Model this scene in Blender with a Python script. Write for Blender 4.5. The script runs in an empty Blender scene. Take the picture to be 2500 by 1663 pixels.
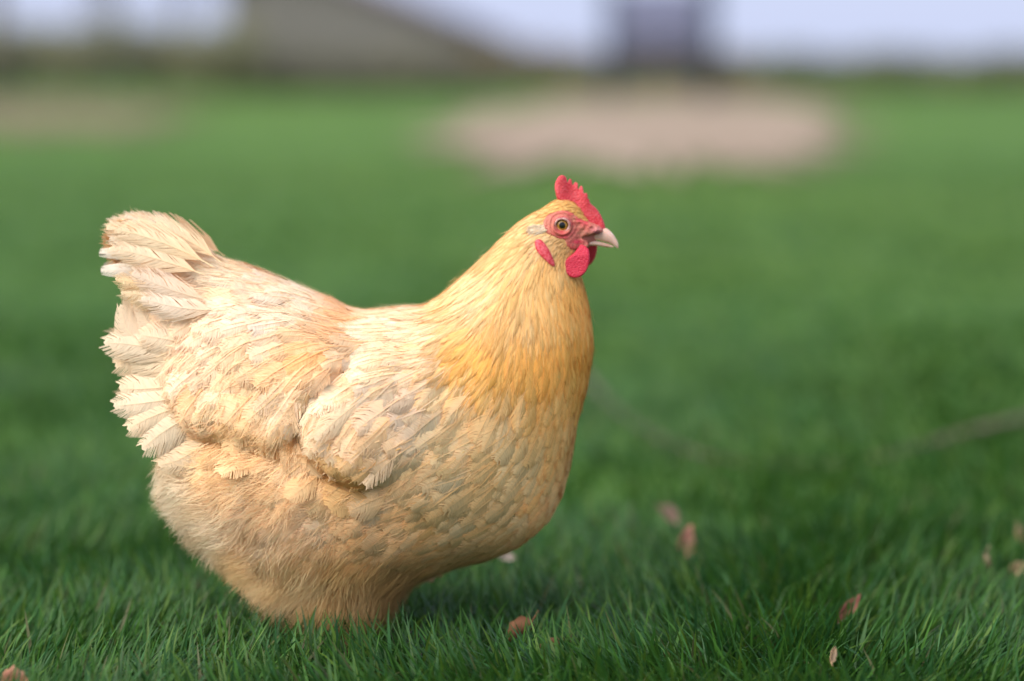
import bpy, math, time
_t0 = time.time()
def tick(s): print('TICK %s %.1f' % (s, time.time() - _t0))
import numpy as np
from mathutils import Vector, Matrix
from mathutils.bvhtree import BVHTree

rng = np.random.default_rng(7)
scene = bpy.context.scene
COL = scene.collection

# ------------------------------------------------------------------ camera
FPX = 85.0 / 36.0 * 2500.0            # focal length in photo pixels
CAM = np.array([0.0, -2.05, 0.497])
PITCH = math.radians(6.2)
cam_d = bpy.data.cameras.new('camera')
cam = bpy.data.objects.new('camera', cam_d)
COL.objects.link(cam)
cam.location = CAM
cam.rotation_euler = (math.pi / 2 - PITCH, 0, 0)
cam_d.lens = 85.0
cam_d.sensor_width = 36.0
cam_d.clip_start = 0.05
cam_d.clip_end = 5000
cam_d.dof.use_dof = True
cam_d.dof.focus_distance = 1.99
cam_d.dof.aperture_fstop = 1.75
scene.camera = cam

# ------------------------------------------------------------------ light
SUN_EL, SUN_AZ = math.radians(47), math.radians(-124)   # azimuth measured from +Y towards +X
world = bpy.data.worlds.new('World')
scene.world = world
world.use_nodes = True
wt = world.node_tree
wt.nodes.clear()
w_out = wt.nodes.new('ShaderNodeOutputWorld')
w_bg = wt.nodes.new('ShaderNodeBackground')
w_sky = wt.nodes.new('ShaderNodeTexSky')
w_sky.sky_type = 'NISHITA'
w_sky.sun_disc = False
w_sky.sun_elevation = SUN_EL
w_sky.sun_rotation = SUN_AZ
w_sky.air_density = 1.4
w_sky.dust_density = 1.5
w_mix = wt.nodes.new('ShaderNodeMix')
w_mix.data_type = 'RGBA'
w_mix.inputs[0].default_value = 0.90            # cloud cover veils the clear sky evenly
w_mix.inputs[7].default_value = (3.5, 3.95, 5.55, 1)
wt.links.new(w_sky.outputs[0], w_mix.inputs[6])
wt.links.new(w_mix.outputs[2], w_bg.inputs[0])
w_bg.inputs[1].default_value = 0.05
wt.links.new(w_bg.outputs[0], w_out.inputs[0])

sun_d = bpy.data.lights.new('sun', 'SUN')
sun_d.energy = 1.5
sun_d.angle = math.radians(75)
sun_d.color = (1.0, 0.94, 0.86)
sun = bpy.data.objects.new('sun', sun_d)
COL.objects.link(sun)
sdir = Vector((math.sin(SUN_AZ) * math.cos(SUN_EL), math.cos(SUN_AZ) * math.cos(SUN_EL), math.sin(SUN_EL)))
sun.rotation_euler = sdir.to_track_quat('Z', 'Y').to_euler()
sun.location = sdir * 20

vs = scene.view_settings
vs.view_transform = 'Standard'
vs.look = 'None'
vs.exposure = 1.85
vs.gamma = 1.0
vs.use_curve_mapping = False
scene.render.engine = 'CYCLES'
scene.cycles.max_bounces = 12
scene.cycles.diffuse_bounces = 9
scene.cycles.transmission_bounces = 8
scene.cycles.transparent_max_bounces = 8
scene.cycles.use_denoising = True

# ------------------------------------------------------------------ helpers
def unproj(px, py, Y=0.0):
    """photo pixel -> point where its sight line crosses the upright plane y = Y"""
    px = np.asarray(px, float); py = np.asarray(py, float)
    a = (px - 1250.0) / FPX
    b = -(py - 831.5) / FPX
    dy = math.cos(PITCH) + b * math.sin(PITCH)
    dz = -math.sin(PITCH) + b * math.cos(PITCH)
    k = (Y - CAM[1]) / dy
    return np.stack([CAM[0] + a * k, np.full(np.broadcast(a, b).shape, float(Y)), CAM[2] + dz * k], -1)

def on_ground(px, py, z=0.0):
    b = -(py - 831.5) / FPX
    dy = math.cos(PITCH) + b * math.sin(PITCH)
    dz = -math.sin(PITCH) + b * math.cos(PITCH)
    k = (z - CAM[2]) / dz
    return np.array([CAM[0] + (px - 1250.0) / FPX * k, CAM[1] + dy * k, z])

S = 2.05 / FPX * 1.003                 # metres per photo pixel at the hen

def new_mat(name):
    m = bpy.data.materials.new(name)
    m.use_nodes = True
    nt = m.node_tree
    p = nt.nodes.get('Principled BSDF')
    return m, nt, p

def tag(o, label=None, cat=None, group=None, kind=None):
    if label: o['label'] = label
    if cat: o['category'] = cat
    if group: o['group'] = group
    if kind: o['kind'] = kind
    return o

def mesh_np(name, V, F=None, col=None, nrm=None, mat=None, parent=None, smooth=True, tris=None):
    """V (n,3); F (m,k) one face size or list of such arrays"""
    me = bpy.data.meshes.new(name)
    V = np.asarray(V, np.float32)
    Fs = F if isinstance(F, list) else [F]
    Fs = [np.array(f, np.int32) for f in Fs if len(f)]
    if nrm is not None:      # wind every face towards its own shading normal
        for f in Fs:
            g = np.cross(V[f[:, 1]] - V[f[:, 0]], V[f[:, 2]] - V[f[:, 0]])
            bad = (g * np.asarray(nrm)[f].mean(1)).sum(1) < 0
            f[bad] = f[bad][:, ::-1]
    loops = np.concatenate([f.ravel() for f in Fs])
    sizes = np.concatenate([np.full(len(f), f.shape[1], np.int32) for f in Fs])
    starts = np.concatenate([[0], np.cumsum(sizes)[:-1]]).astype(np.int32)
    me.vertices.add(len(V)); me.vertices.foreach_set('co', V.ravel())
    me.loops.add(len(loops)); me.loops.foreach_set('vertex_index', loops)
    me.polygons.add(len(sizes)); me.polygons.foreach_set('loop_start', starts)
    me.update(calc_edges=True)
    if smooth:
        me.polygons.foreach_set('use_smooth', np.ones(len(sizes), bool))
    if col is not None:
        a = me.color_attributes.new('Col', 'FLOAT_COLOR', 'POINT')
        c = np.ones((len(V), 4), np.float32); c[:, :3] = col
        a.data.foreach_set('color', c.ravel())
    if nrm is not None:
        n = np.asarray(nrm, np.float32)
        n = n / (np.linalg.norm(n, axis=1, keepdims=True) + 1e-9)
        a = me.attributes.new('custom_normal', 'FLOAT_VECTOR', 'POINT')
        a.data.foreach_set('vector', np.ascontiguousarray(n).ravel())
    if mat: me.materials.append(mat)
    me.validate()
    o = bpy.data.objects.new(name, me)
    COL.objects.link(o)
    if parent: o.parent = parent
    return o

def empty(name, loc=(0, 0, 0)):
    o = bpy.data.objects.new(name, None)
    o.location = loc
    COL.objects.link(o)
    return o

def tube_np(pts, rad, n=10, cap=True):
    pts = np.asarray(pts, float); rad = np.broadcast_to(np.asarray(rad, float), (len(pts),))
    T = np.gradient(pts, axis=0); T /= np.linalg.norm(T, axis=1, keepdims=True) + 1e-12
    up = np.array([0.31, 0.83, 0.46])
    V = []
    for p, t, r in zip(pts, T, rad):
        u = np.cross(t, up); u /= np.linalg.norm(u) + 1e-12
        v = np.cross(t, u)
        a = np.linspace(0, 2 * np.pi, n, endpoint=False)
        V.append(p + r * (np.cos(a)[:, None] * u + np.sin(a)[:, None] * v))
    V = np.concatenate(V)
    F = []
    for i in range(len(pts) - 1):
        for j in range(n):
            k = (j + 1) % n
            F.append((i * n + j, i * n + k, (i + 1) * n + k, (i + 1) * n + j))
    F = np.array(F)
    if cap:
        a, b = len(V), len(V) + 1
        V = np.concatenate([V, pts[:1], pts[-1:]])
        m = (len(pts) - 1) * n
        C = [(a, (j + 1) % n, j) for j in range(n)] + [(b, m + j, m + (j + 1) % n) for j in range(n)]
        return V, [F, np.array(C)]
    return V, [F]

def join_np(parts):
    """parts: list of (V, [F...]) -> one"""
    Vs, fs, off = [], {}, 0
    for V, F in parts:
        Vs.append(V)
        for f in (F if isinstance(F, list) else [F]):
            fs.setdefault(f.shape[1], []).append(f + off)
        off += len(V)
    return np.concatenate(Vs), [np.concatenate(v) for v in fs.values()]

def box_np(lo, hi):
    x0, y0, z0 = lo; x1, y1, z1 = hi
    V = np.array([(x0, y0, z0), (x1, y0, z0), (x1, y1, z0), (x0, y1, z0), (x0, y0, z1), (x1, y0, z1), (x1, y1, z1), (x0, y1, z1)], float)
    F = np.array([(0, 3, 2, 1), (4, 5, 6, 7), (0, 1, 5, 4), (1, 2, 6, 5), (2, 3, 7, 6), (3, 0, 4, 7)])
    return V, [F]

# value noise for placement and colour
_NT = rng.random((64, 64))
def noise2(x, y):
    x = np.asarray(x, float); y = np.asarray(y, float)
    xi = np.floor(x).astype(int); yi = np.floor(y).astype(int)
    fx = x - xi; fy = y - yi
    fx = fx * fx * (3 - 2 * fx); fy = fy * fy * (3 - 2 * fy)
    g = lambda a, b: _NT[a % 64, b % 64]
    return (g(xi, yi) * (1 - fx) + g(xi + 1, yi) * fx) * (1 - fy) + (g(xi, yi + 1) * (1 - fx) + g(xi + 1, yi + 1) * fx) * fy

def inside(poly, X, Y):
    poly = np.asarray(poly, float)
    r = np.zeros(X.shape, bool)
    j = len(poly) - 1
    for i in range(len(poly)):
        xi, yi = poly[i]; xj, yj = poly[j]
        c = ((yi > Y) != (yj > Y)) & (X < (xj - xi) * (Y - yi) / (yj - yi + 1e-12) + xi)
        r ^= c
        j = i
    return r

def closed_spline(pts, n=6):
    """Catmull-Rom through a closed outline"""
    P = np.asarray(pts, float); N = len(P); out = []
    for i in range(N):
        p0, p1, p2, p3 = P[i - 1], P[i], P[(i + 1) % N], P[(i + 2) % N]
        for k in range(n):
            t = k / n
            out.append(0.5 * ((2 * p1) + (-p0 + p2) * t + (2 * p0 - 5 * p1 + 4 * p2 - p3) * t * t + (-p0 + 3 * p1 - 3 * p2 + p3) * t ** 3))
    return np.array(out)

def nearest_on(poly, q):
    a = poly; b = np.roll(poly, -1, axis=0); ab = b - a
    t = np.clip(((q - a) * ab).sum(1) / ((ab * ab).sum(1) + 1e-12), 0, 1)
    p = a + ab * t[:, None]
    return p[np.argmin(((p - q) ** 2).sum(1))]

class Field:
    """inflated height over an outline: Poisson solve, w = sqrt(2u)"""
    def __init__(self, poly, h, iters=900):
        self.poly = np.asarray(poly, float); self.h = h
        lo = self.poly.min(0) - 3 * h; hi = self.poly.max(0) + 3 * h
        self.x = np.arange(lo[0], hi[0], h); self.y = np.arange(lo[1], hi[1], h)
        X, Y = np.meshgrid(self.x, self.y)
        self.X, self.Y = X, Y
        M = inside(self.poly, X, Y)
        M[0] = M[-1] = False; M[:, 0] = M[:, -1] = False
        self.M = M
        u = np.zeros(X.shape)
        n = max(X.shape)
        om = 2 / (1 + math.sin(math.pi / (0.6 * n)))
        ii, jj = np.indices(X.shape)
        for it in range(iters):
            for par in (0, 1):
                K = M & (((ii + jj) & 1) == par) if it == 0 else (self._k0 if par == 0 else self._k1)
                if it == 0:
                    if par == 0: self._k0 = K
                    else: self._k1 = K
                s = np.zeros_like(u)
                s[1:-1, 1:-1] = 0.25 * (u[:-2, 1:-1] + u[2:, 1:-1] + u[1:-1, :-2] + u[1:-1, 2:] + h * h)
                u[K] += om * (s[K] - u[K])
        self.w = np.sqrt(np.maximum(2 * u, 0))        # in pixels
    def at(self, px, py, arr=None):
        a = self.w if arr is None else arr
        fx = np.clip((np.asarray(px, float) - self.x[0]) / self.h, 0, len(self.x) - 1.001)
        fy = np.clip((np.asarray(py, float) - self.y[0]) / self.h, 0, len(self.y) - 1.001)
        i = fy.astype(int); j = fx.astype(int); ty = fy - i; tx = fx - j
        return (a[i, j] * (1 - tx) + a[i, j + 1] * tx) * (1 - ty) + (a[i + 1, j] * (1 - tx) + a[i + 1, j + 1] * tx) * ty
    def mesh(self, w_near, w_far=None):
        """closed mesh in (px, py, depth) where depth = -w_near and +w_far; rim snapped to the outline"""
        M = self.M
        if w_far is None: w_far = w_near
        C = M[:-1, :-1] | M[1:, :-1] | M[:-1, 1:] | M[1:, 1:]
        used = np.zeros(M.shape, bool)
        used[:-1, :-1] |= C; used[1:, :-1] |= C; used[:-1, 1:] |= C; used[1:, 1:] |= C
        near = -np.ones(M.shape, int); far = near.copy()
        P = []
        for i, j in zip(*np.nonzero(used)):
            q = np.array([self.x[j], self.y[i]])
            if M[i, j]:
                near[i, j] = len(P); P.append((q[0], q[1], -w_near[i, j]))
                far[i, j] = len(P); P.append((q[0], q[1], w_far[i, j]))
            else:
                q = nearest_on(self.poly, q)
                near[i, j] = far[i, j] = len(P); P.append((q[0], q[1], 0.0))
        F = []
        for i, j in zip(*np.nonzero(C)):
            for g, rev in ((near, False), (far, True)):
                f = [g[i, j], g[i + 1, j], g[i + 1, j + 1], g[i, j + 1]]
                F.append(f[::-1] if rev else f)
        return np.array(P), np.array(F)

def to_hen(P, yc=0.0):
    """(px,py,depth_px) -> metres, depth in pixels*S about y = yc"""
    W = unproj(P[:, 0], P[:, 1], 0.0)
    W[:, 1] = yc + P[:, 2] * S
    return W

def shrink(pts, w):
    """undo the enlargement of things that stand w metres in front of the hen's mid plane"""
    c = np.array([1250.0, 831.5])
    return c + (np.asarray(pts, float) - c) * (1 - w / 2.05)

def modded(o, mods):
    """apply modifiers by evaluation"""
    for t, kw in mods:
        m = o.modifiers.new(t, t)
        for k, v in kw.items(): setattr(m, k, v)
    dg = bpy.context.evaluated_depsgraph_get()
    me = bpy.data.meshes.new_from_object(o.evaluated_get(dg))
    o.modifiers.clear()
    old = o.data; o.data = me
    bpy.data.meshes.remove(old)
    return o

# ------------------------------------------------------------------ materials
def leafy_mat(name, trans=0.3, rough=0.8, spec=0.2, attr='Col', sat=1.0):
    m, nt, p = new_mat(name)
    at = nt.nodes.new('ShaderNodeAttribute'); at.attribute_name = attr
    p.inputs['Roughness'].default_value = rough
    p.inputs['Specular IOR Level'].default_value = spec
    nt.links.new(at.outputs['Color'], p.inputs['Base Color'])
    tr = nt.nodes.new('ShaderNodeBsdfTranslucent')
    nt.links.new(at.outputs['Color'], tr.inputs['Color'])
    mx = nt.nodes.new('ShaderNodeMixShader'); mx.inputs[0].default_value = trans
    out = nt.nodes['Material Output']
    nt.links.new(p.outputs[0], mx.inputs[1]); nt.links.new(tr.outputs[0], mx.inputs[2])
    nt.links.new(mx.outputs[0], out.inputs[0])
    return m

M_FEATHER = leafy_mat('feather', 0.14, 0.8, 0.08)
M_DOWN = leafy_mat('down', 0.14, 0.85, 0.05)
M_GRASS = leafy_mat('grass_blade', 0.30, 0.42, 0.26)

def noise_mat(name, c1, c2, scale, rough=0.8, spec=0.3, bump=0.0, bscale=None, sss=0.0, detail=4.0, coords='Object', ramp=(0.35, 0.65)):
    m, nt, p = new_mat(name)
    tc = nt.nodes.new('ShaderNodeTexCoord')
    nz = nt.nodes.new('ShaderNodeTexNoise'); nz.inputs['Scale'].default_value = scale; nz.inputs['Detail'].default_value = detail
    nt.links.new(tc.outputs[coords], nz.inputs['Vector'])
    cr = nt.nodes.new('ShaderNodeValToRGB')
    cr.color_ramp.elements[0].position = ramp[0]; cr.color_ramp.elements[1].position = ramp[1]
    cr.color_ramp.elements[0].color = (*c1, 1); cr.color_ramp.elements[1].color = (*c2, 1)
    nt.links.new(nz.outputs['Fac'], cr.inputs[0]); nt.links.new(cr.outputs[0], p.inputs['Base Color'])
    p.inputs['Roughness'].default_value = rough
    p.inputs['Specular IOR Level'].default_value = spec
    if sss:
        p.inputs['Subsurface Weight'].default_value = sss
        p.inputs['Subsurface Radius'].default_value = (0.004, 0.0012, 0.0008)
        p.inputs['Subsurface Scale'].default_value = 1.0
    if bump:
        n2 = nt.nodes.new('ShaderNodeTexNoise'); n2.inputs['Scale'].default_value = bscale or scale; n2.inputs['Detail'].default_value = 3
        nt.links.new(tc.outputs[coords], n2.inputs['Vector'])
        bp = nt.nodes.new('ShaderNodeBump'); bp.inputs['Strength'].default_value = bump; bp.inputs['Distance'].default_value = 0.0008
        nt.links.new(n2.outputs['Fac'], bp.inputs['Height']); nt.links.new(bp.outputs[0], p.inputs['Normal'])
    return m

def pebble_mat(name, c1, c2, c3, scale, rough=0.5):
    """red comb skin: fine pebbly papillae"""
    m, nt, p = new_mat(name)
    tc = nt.nodes.new('ShaderNodeTexCoord')
    vo = nt.nodes.new('ShaderNodeTexVoronoi'); vo.inputs['Scale'].default_value = scale
    nt.links.new(tc.outputs['Object'], vo.inputs['Vector'])
    nz = nt.nodes.new('ShaderNodeTexNoise'); nz.inputs['Scale'].default_value = scale * 0.12; nz.inputs['Detail'].default_value = 5
    nt.links.new(tc.outputs['Object'], nz.inputs['Vector'])
    cr = nt.nodes.new('ShaderNodeValToRGB')
    cr.color_ramp.elements[0].position = 0.32; cr.color_ramp.elements[1].position = 0.68
    cr.color_ramp.elements[0].color = (*c1, 1); cr.color_ramp.elements[1].color = (*c2, 1)
    nt.links.new(nz.outputs['Fac'], cr.inputs[0])
    mp = nt.nodes.new('ShaderNodeMapRange'); mp.inputs[1].default_value = 0.0; mp.inputs[2].default_value = 0.55; mp.inputs[3].default_value = 0.55; mp.inputs[4].default_value = 0.0
    nt.links.new(vo.outputs['Distance'], mp.inputs[0])
    mx = nt.nodes.new('ShaderNodeMix'); mx.data_type = 'RGBA'
    mx.inputs[7].default_value = (*c3, 1)
    nt.links.new(mp.outputs[0], mx.inputs[0]); nt.links.new(cr.outputs[0], mx.inputs[6])
    nt.links.new(mx.outputs[2], p.inputs['Base Color'])
    bp = nt.nodes.new('ShaderNodeBump'); bp.inputs['Strength'].default_value = 0.6; bp.inputs['Distance'].default_value = 0.0010
    bp.invert = True
    nt.links.new(vo.outputs['Distance'], bp.inputs['Height']); nt.links.new(bp.outputs[0], p.inputs['Normal'])
    p.inputs['Roughness'].default_value = rough
    p.inputs['Specular IOR Level'].default_value = 0.35
    p.inputs['Subsurface Weight'].default_value = 0.25
    p.inputs['Subsurface Radius'].default_value = (0.004, 0.001, 0.0008)
    p.inputs['Subsurface Scale'].default_value = 1.0
    return m

M_COMB = pebble_mat('comb_skin', (0.54, 0.016, 0.028), (0.74, 0.085, 0.10), (0.80, 0.17, 0.18), 620)
M_WATTLE = pebble_mat('wattle_skin', (0.52, 0.012, 0.040), (0.66, 0.035, 0.07), (0.70, 0.08, 0.12), 760)
M_LOBE = noise_mat('ear_lobe_skin', (0.55, 0.025, 0.04), (0.75, 0.13, 0.15), 500, 0.5, 0.35, 0.6, 700, 0.25)
M_BEAK = noise_mat('beak_horn', (0.78, 0.42, 0.31), (0.88, 0.58, 0.46), 90, 0.45, 0.3, 0.15, 500, 0.3)
M_SHANK = noise_mat('leg_scales', (0.26, 0.15, 0.11), (0.40, 0.25, 0.19), 220, 0.5, 0.4, 0.6, 420, 0.1)
M_CLAW = noise_mat('claw_horn', (0.22, 0.16, 0.13), (0.40, 0.31, 0.26), 120, 0.35, 0.5)

def plain_mat(name, c, rough=0.5, spec=0.5, coat=0.0):
    m, nt, p = new_mat(name)
    p.inputs['Base Color'].default_value = (*c, 1)
    p.inputs['Roughness'].default_value = rough
    p.inputs['Specular IOR Level'].default_value = spec
    p.inputs['Coat Weight'].default_value = coat
    return m

# ==================================================================  SETTING
# ---------------- ground
def ground_mat():
    m, nt, p = new_mat('lawn_ground')
    tc = nt.nodes.new('ShaderNodeTexCoord')
    def nz(scale, det):
        n = nt.nodes.new('ShaderNodeTexNoise'); n.inputs['Scale'].default_value = scale; n.inputs['Detail'].default_value = det
        nt.links.new(tc.outputs['Object'], n.inputs['Vector']); return n
    n1 = nz(0.16, 3); n2 = nz(3.0, 5); n3 = nz(40, 4)
    r1 = nt.nodes.new('ShaderNodeValToRGB')
    e = r1.color_ramp.elements
    e[0].position = 0.34; e[0].color = (0.066, 0.155, 0.032, 1)
    e[1].position = 0.66; e[1].color = (0.118, 0.205, 0.034, 1)
    nt.links.new(n1.outputs['Fac'], r1.inputs[0])
    r2 = nt.nodes.new('ShaderNodeValToRGB')
    e = r2.color_ramp.elements
    e[0].position = 0.3; e[0].color = (0.55, 0.6, 0.55, 1)
    e[1].position = 0.7; e[1].color = (1.15, 1.1, 1.0, 1)
    nt.links.new(n2.outputs['Fac'], r2.inputs[0])
    mu = nt.nodes.new('ShaderNodeMix'); mu.data_type = 'RGBA'; mu.blend_type = 'MULTIPLY'; mu.inputs[0].default_value = 0.8
    nt.links.new(r1.outputs[0], mu.inputs[6]); nt.links.new(r2.outputs[0], mu.inputs[7])
    nt.links.new(mu.outputs[2], p.inputs['Base Color'])
    p.inputs['Roughness'].default_value = 0.9
    p.inputs['Specular IOR Level'].default_value = 0.15
    bp = nt.nodes.new('ShaderNodeBump'); bp.inputs['Strength'].default_value = 0.8; bp.inputs['Distance'].default_value = 0.03
    nt.links.new(n3.outputs['Fac'], bp.inputs['Height']); nt.links.new(bp.outputs[0], p.inputs['Normal'])
    return m

def make_ground():
    ys = np.concatenate([np.linspace(-6, 8, 57), np.geomspace(9, 3000, 40)])
    xs = np.concatenate([-np.geomspace(1500, 3, 24), np.linspace(-2.5, 2.5, 21), np.geomspace(3, 1500, 24)])
    X, Y = np.meshgrid(xs, ys)
    Z = 0.012 * (noise2(X * 1.3 + 5, Y * 1.3) - 0.5) * (np.abs(X) < 8) * (Y < 10) - 0.006
    V = np.stack([X, Y, Z], -1).reshape(-1, 3)
    n = len(xs); i, j = np.indices((len(ys) - 1, n - 1)); a = (i * n + j).ravel()
    F = np.stack([a, a + 1, a + n + 1, a + n], 1)
    return tag(mesh_np('ground', V, F, mat=ground_mat()), kind='structure')
make_ground()

def patch(name, pts_px, z, mat):
    """bare earth lying on the lawn; outline given on the ground, ragged edge"""
    P = np.array([on_ground(x, y)[:2] for x, y in pts_px])
    P = closed_spline(P, 14)
    c = P.mean(0)
    r = 1 + 0.12 * (noise2(P[:, 0] * 2.3 + 3, P[:, 1] * 1.3) - 0.5) + 0.16 * rng.normal(size=len(P)) * (np.arange(len(P)) % 2)
    P = c + (P - c) * r[:, None]
    V = [(*c, z + 0.02)]
    for k in (0.5, 0.85, 1.0):
        V += [(*(c + (p - c) * k), z + (0.02 if k < 0.9 else 0.0)) for p in P]
    n = len(P); T = [(0, 1 + i, 1 + (i + 1) % n) for i in range(n)]; Q = []
    for k in range(2):
        b = 1 + k * n
        Q += [(b + i, b + n + i, b + n + (i + 1) % n, b + (i + 1) % n) for i in range(n)]
    return tag(mesh_np(name, np.array(V), [np.array(T), np.array(Q)], mat=mat), kind='structure')

M_SAND = noise_mat('sand', (0.25, 0.188, 0.132), (0.33, 0.258, 0.188), 1.2, 0.95, 0.1)
M_DIRT = noise_mat('dry_earth', (0.13, 0.11, 0.06), (0.21, 0.17, 0.10), 0.9, 0.95, 0.1)
patch('sand_patch', [(1060, 345), (1180, 385), (1450, 412), (1750, 410), (1960, 375), (2040, 320), (2020, 270), (1850, 240), (1500, 238), (1300, 262), (1130, 300)], 0.02, M_SAND)
patch('dirt_path', [(-420, 300), (0, 322), (250, 318), (420, 300), (480, 278), (300, 258), (0, 248), (-500, 250)], 0.02, M_DIRT)

# ---------------- far things
def foliage_cloud(name, centres, radii, n, size, c1, c2, parent=None, label=None, cat=None):
    """leaf faces spread through bumpy lobes"""
    r = np.random.default_rng(len(name) * 31 + n)
    centres = np.asarray(centres, float); radii = np.asarray(radii, float)
    k = r.integers(0, len(centres), n)
    d = r.normal(size=(n, 3)); d /= np.linalg.norm(d, axis=1, keepdims=True)
    p = centres[k] + d * radii[k] * (r.random(n)[:, None] ** 0.45)
    p[:, 2] = np.maximum(p[:, 2], 0.02)
    a = r.normal(size=(n, 3)); a /= np.linalg.norm(a, axis=1, keepdims=True)
    b = np.cross(a, r.normal(size=(n, 3))); b /= np.linalg.norm(b, axis=1, keepdims=True)
    s = size * (0.6 + 0.8 * r.random(n))[:, None]
    V = np.stack([p - a * s, p + b * s * 0.5, p + a * s, p - b * s * 0.5], 1).reshape(-1, 3)
    F = np.arange(4 * n).reshape(-1, 4)
    t = r.random(n)[:, None]
    col = np.repeat(np.asarray(c1) * (1 - t) + np.asarray(c2) * t, 4, axis=0)
    return mesh_np(name, V, F, col=col, mat=M_LEAF, parent=parent, smooth=False)
M_LEAF = leafy_mat('hedge_leaf', 0.25, 0.6, 0.2)
M_BARK = noise_mat('bark', (0.10, 0.085, 0.07), (0.20, 0.17, 0.14), 6, 0.95, 0.1)

def hedge(name, x0, x1, y, h, c1, c2, label, n=9000, depth=1.4):
    root = empty(name, ((x0 + x1) / 2, y, 0))
    L = x1 - x0
    m = max(4, int(L / 0.8))
    cx = np.linspace(-L / 2, L / 2, m)
    C, R = [], []
    for i, c in enumerate(cx):
        hh = h * (0.82 + 0.36 * noise2(c * 0.7 + 11 + y, y))
        C.append((c, 0.3 * math.sin(i * 1.7), hh * 0.5)); R.append((0.75, depth / 2, hh * 0.52))
    foliage_cloud('foliage', C, R, n, 0.11, c1, c2, root)
    for c in cx[::2]:
        V, F = tube_np([(c, 0, 0), (c + 0.1, 0.05, h * 0.4), (c - 0.05, 0, h * 0.75)], [0.06, 0.045, 0.02], 6)
        mesh_np('stem', V, F, mat=M_BARK, parent=root)
    return tag(root, label, 'hedge')

mpp = lambda d: (d + 2.05) / FPX
hedge('clipped_hedge', (-1500) * mpp(70), (-660) * mpp(70), 70, 2.2, (0.25, 0.25, 0.14), (0.42, 0.40, 0.25), 'olive green hedge at the left behind the lawn, blurred', 12000)
hedge('dry_hedge', (-60) * mpp(74), (520) * mpp(74), 74, 1.5, (0.20, 0.155, 0.075), (0.30, 0.235, 0.12), 'tan dry hedge between the barn and the dark tower', 5000)
hedge('low_hedge', (470) * mpp(80), (1700) * mpp(80), 80, 1.35, (0.14, 0.17, 0.075), (0.29, 0.26, 0.14), 'low olive brown hedge along the horizon at the right', 12000)

hedge('shrub_row', (-690) * mpp(71), (-40) * mpp(71), 71, 1.15, (0.19, 0.18, 0.12), (0.29, 0.27, 0.19), 'low brownish shrubs growing in front of the barn wall', 7000)
# barn with one long roof slope
def barn():
    Y = 76.0; k = mpp(Y)
    root = empty('barn', ((870 - 1250) * k, Y, 0))
    gx = lambda px: (px - 870) * k
    zz = lambda py: CAM[2] + (193 - py) * k
    m_wall = noise_mat('weathered_boards', (0.18, 0.17, 0.145), (0.25, 0.235, 0.205), 1.5, 0.9, 0.15)
    m_roof = noise_mat('slate_roof', (0.16, 0.13, 0.18), (0.24, 0.20, 0.25), 2.0, 0.8, 0.25)
    prof = [(gx(560), 0), (gx(1215), 0), (gx(1215), zz(112)), (gx(800), zz(-60)), (gx(640), zz(-75)), (gx(560), zz(-40))]
    D = 5.0
    V = np.array([(x, 0, z) for x, z in prof] + [(x, D, z) for x, z in prof]); n = len(prof)
    wall = mesh_np('wall', V, [np.array([(i, (i + 1) % n, n + (i + 1) % n, n + i) for i in range(n)]), np.array([tuple(range(n)), tuple(range(2 * n - 1, n - 1, -1))])], mat=m_wall, parent=root, smooth=False)
    # boards on the gable, each a plank of its own
    pl, pf = box_np((-0.115, -0.03, 0), (0.115, 0, 1))
    x = gx(560) + 0.2; first = None
    xs_, zs_ = [p[0] for p in prof[2:]][::-1], [p[1] for p in prof[2:]][::-1]
    i = 0
    while x < gx(1215) - 0.1:
        top = float(np.interp(x, xs_, zs_)) - 0.12
        o = first.copy() if first else mesh_np('plank', pl, pf, mat=m_wall, parent=root, smooth=False)
        if first: COL.objects.link(o); o.parent = root
        first = first or o
        o.location = (x, -0.004 - 0.008 * (i % 2), 0.02); o.scale = (1, 1, top)
        x += 0.245; i += 1
    parts = []
    def slab(a, b, t=0.09):
        (x0, z0), (x1, z1) = a, b
        d = np.array([x1 - x0, z1 - z0]); d /= np.linalg.norm(d); nn = np.array([-d[1], d[0]])
        if nn[1] < 0: nn = -nn
        q = [np.array(a) + nn * 0.01, np.array(b) + nn * 0.01, np.array(b) + nn * t, np.array(a) + nn * t]
        V = np.array([(p[0], -0.35, p[1]) for p in q] + [(p[0], D + 0.35, p[1]) for p in q])
        F = np.array([(0, 1, 2, 3), (7, 6, 5, 4), (0, 4, 5, 1), (1, 5, 6, 2), (2, 6, 7, 3), (3, 7, 4, 0)])
        parts.append((V, [F]))
    slab((gx(800), zz(-60)), (gx(1240), zz(122)), 0.34)
    slab((gx(640), zz(-75)), (gx(800), zz(-60)), 0.34)
    slab((gx(545), zz(-32)), (gx(640), zz(-75)), 0.34)
    Vr, Fr = join_np(parts)
    mesh_np('roof', Vr, Fr, mat=m_roof, parent=root, smooth=False)
    tag(root, 'grey brown weathered barn with a long sloping purple grey roof', 'barn')
barn()

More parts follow.
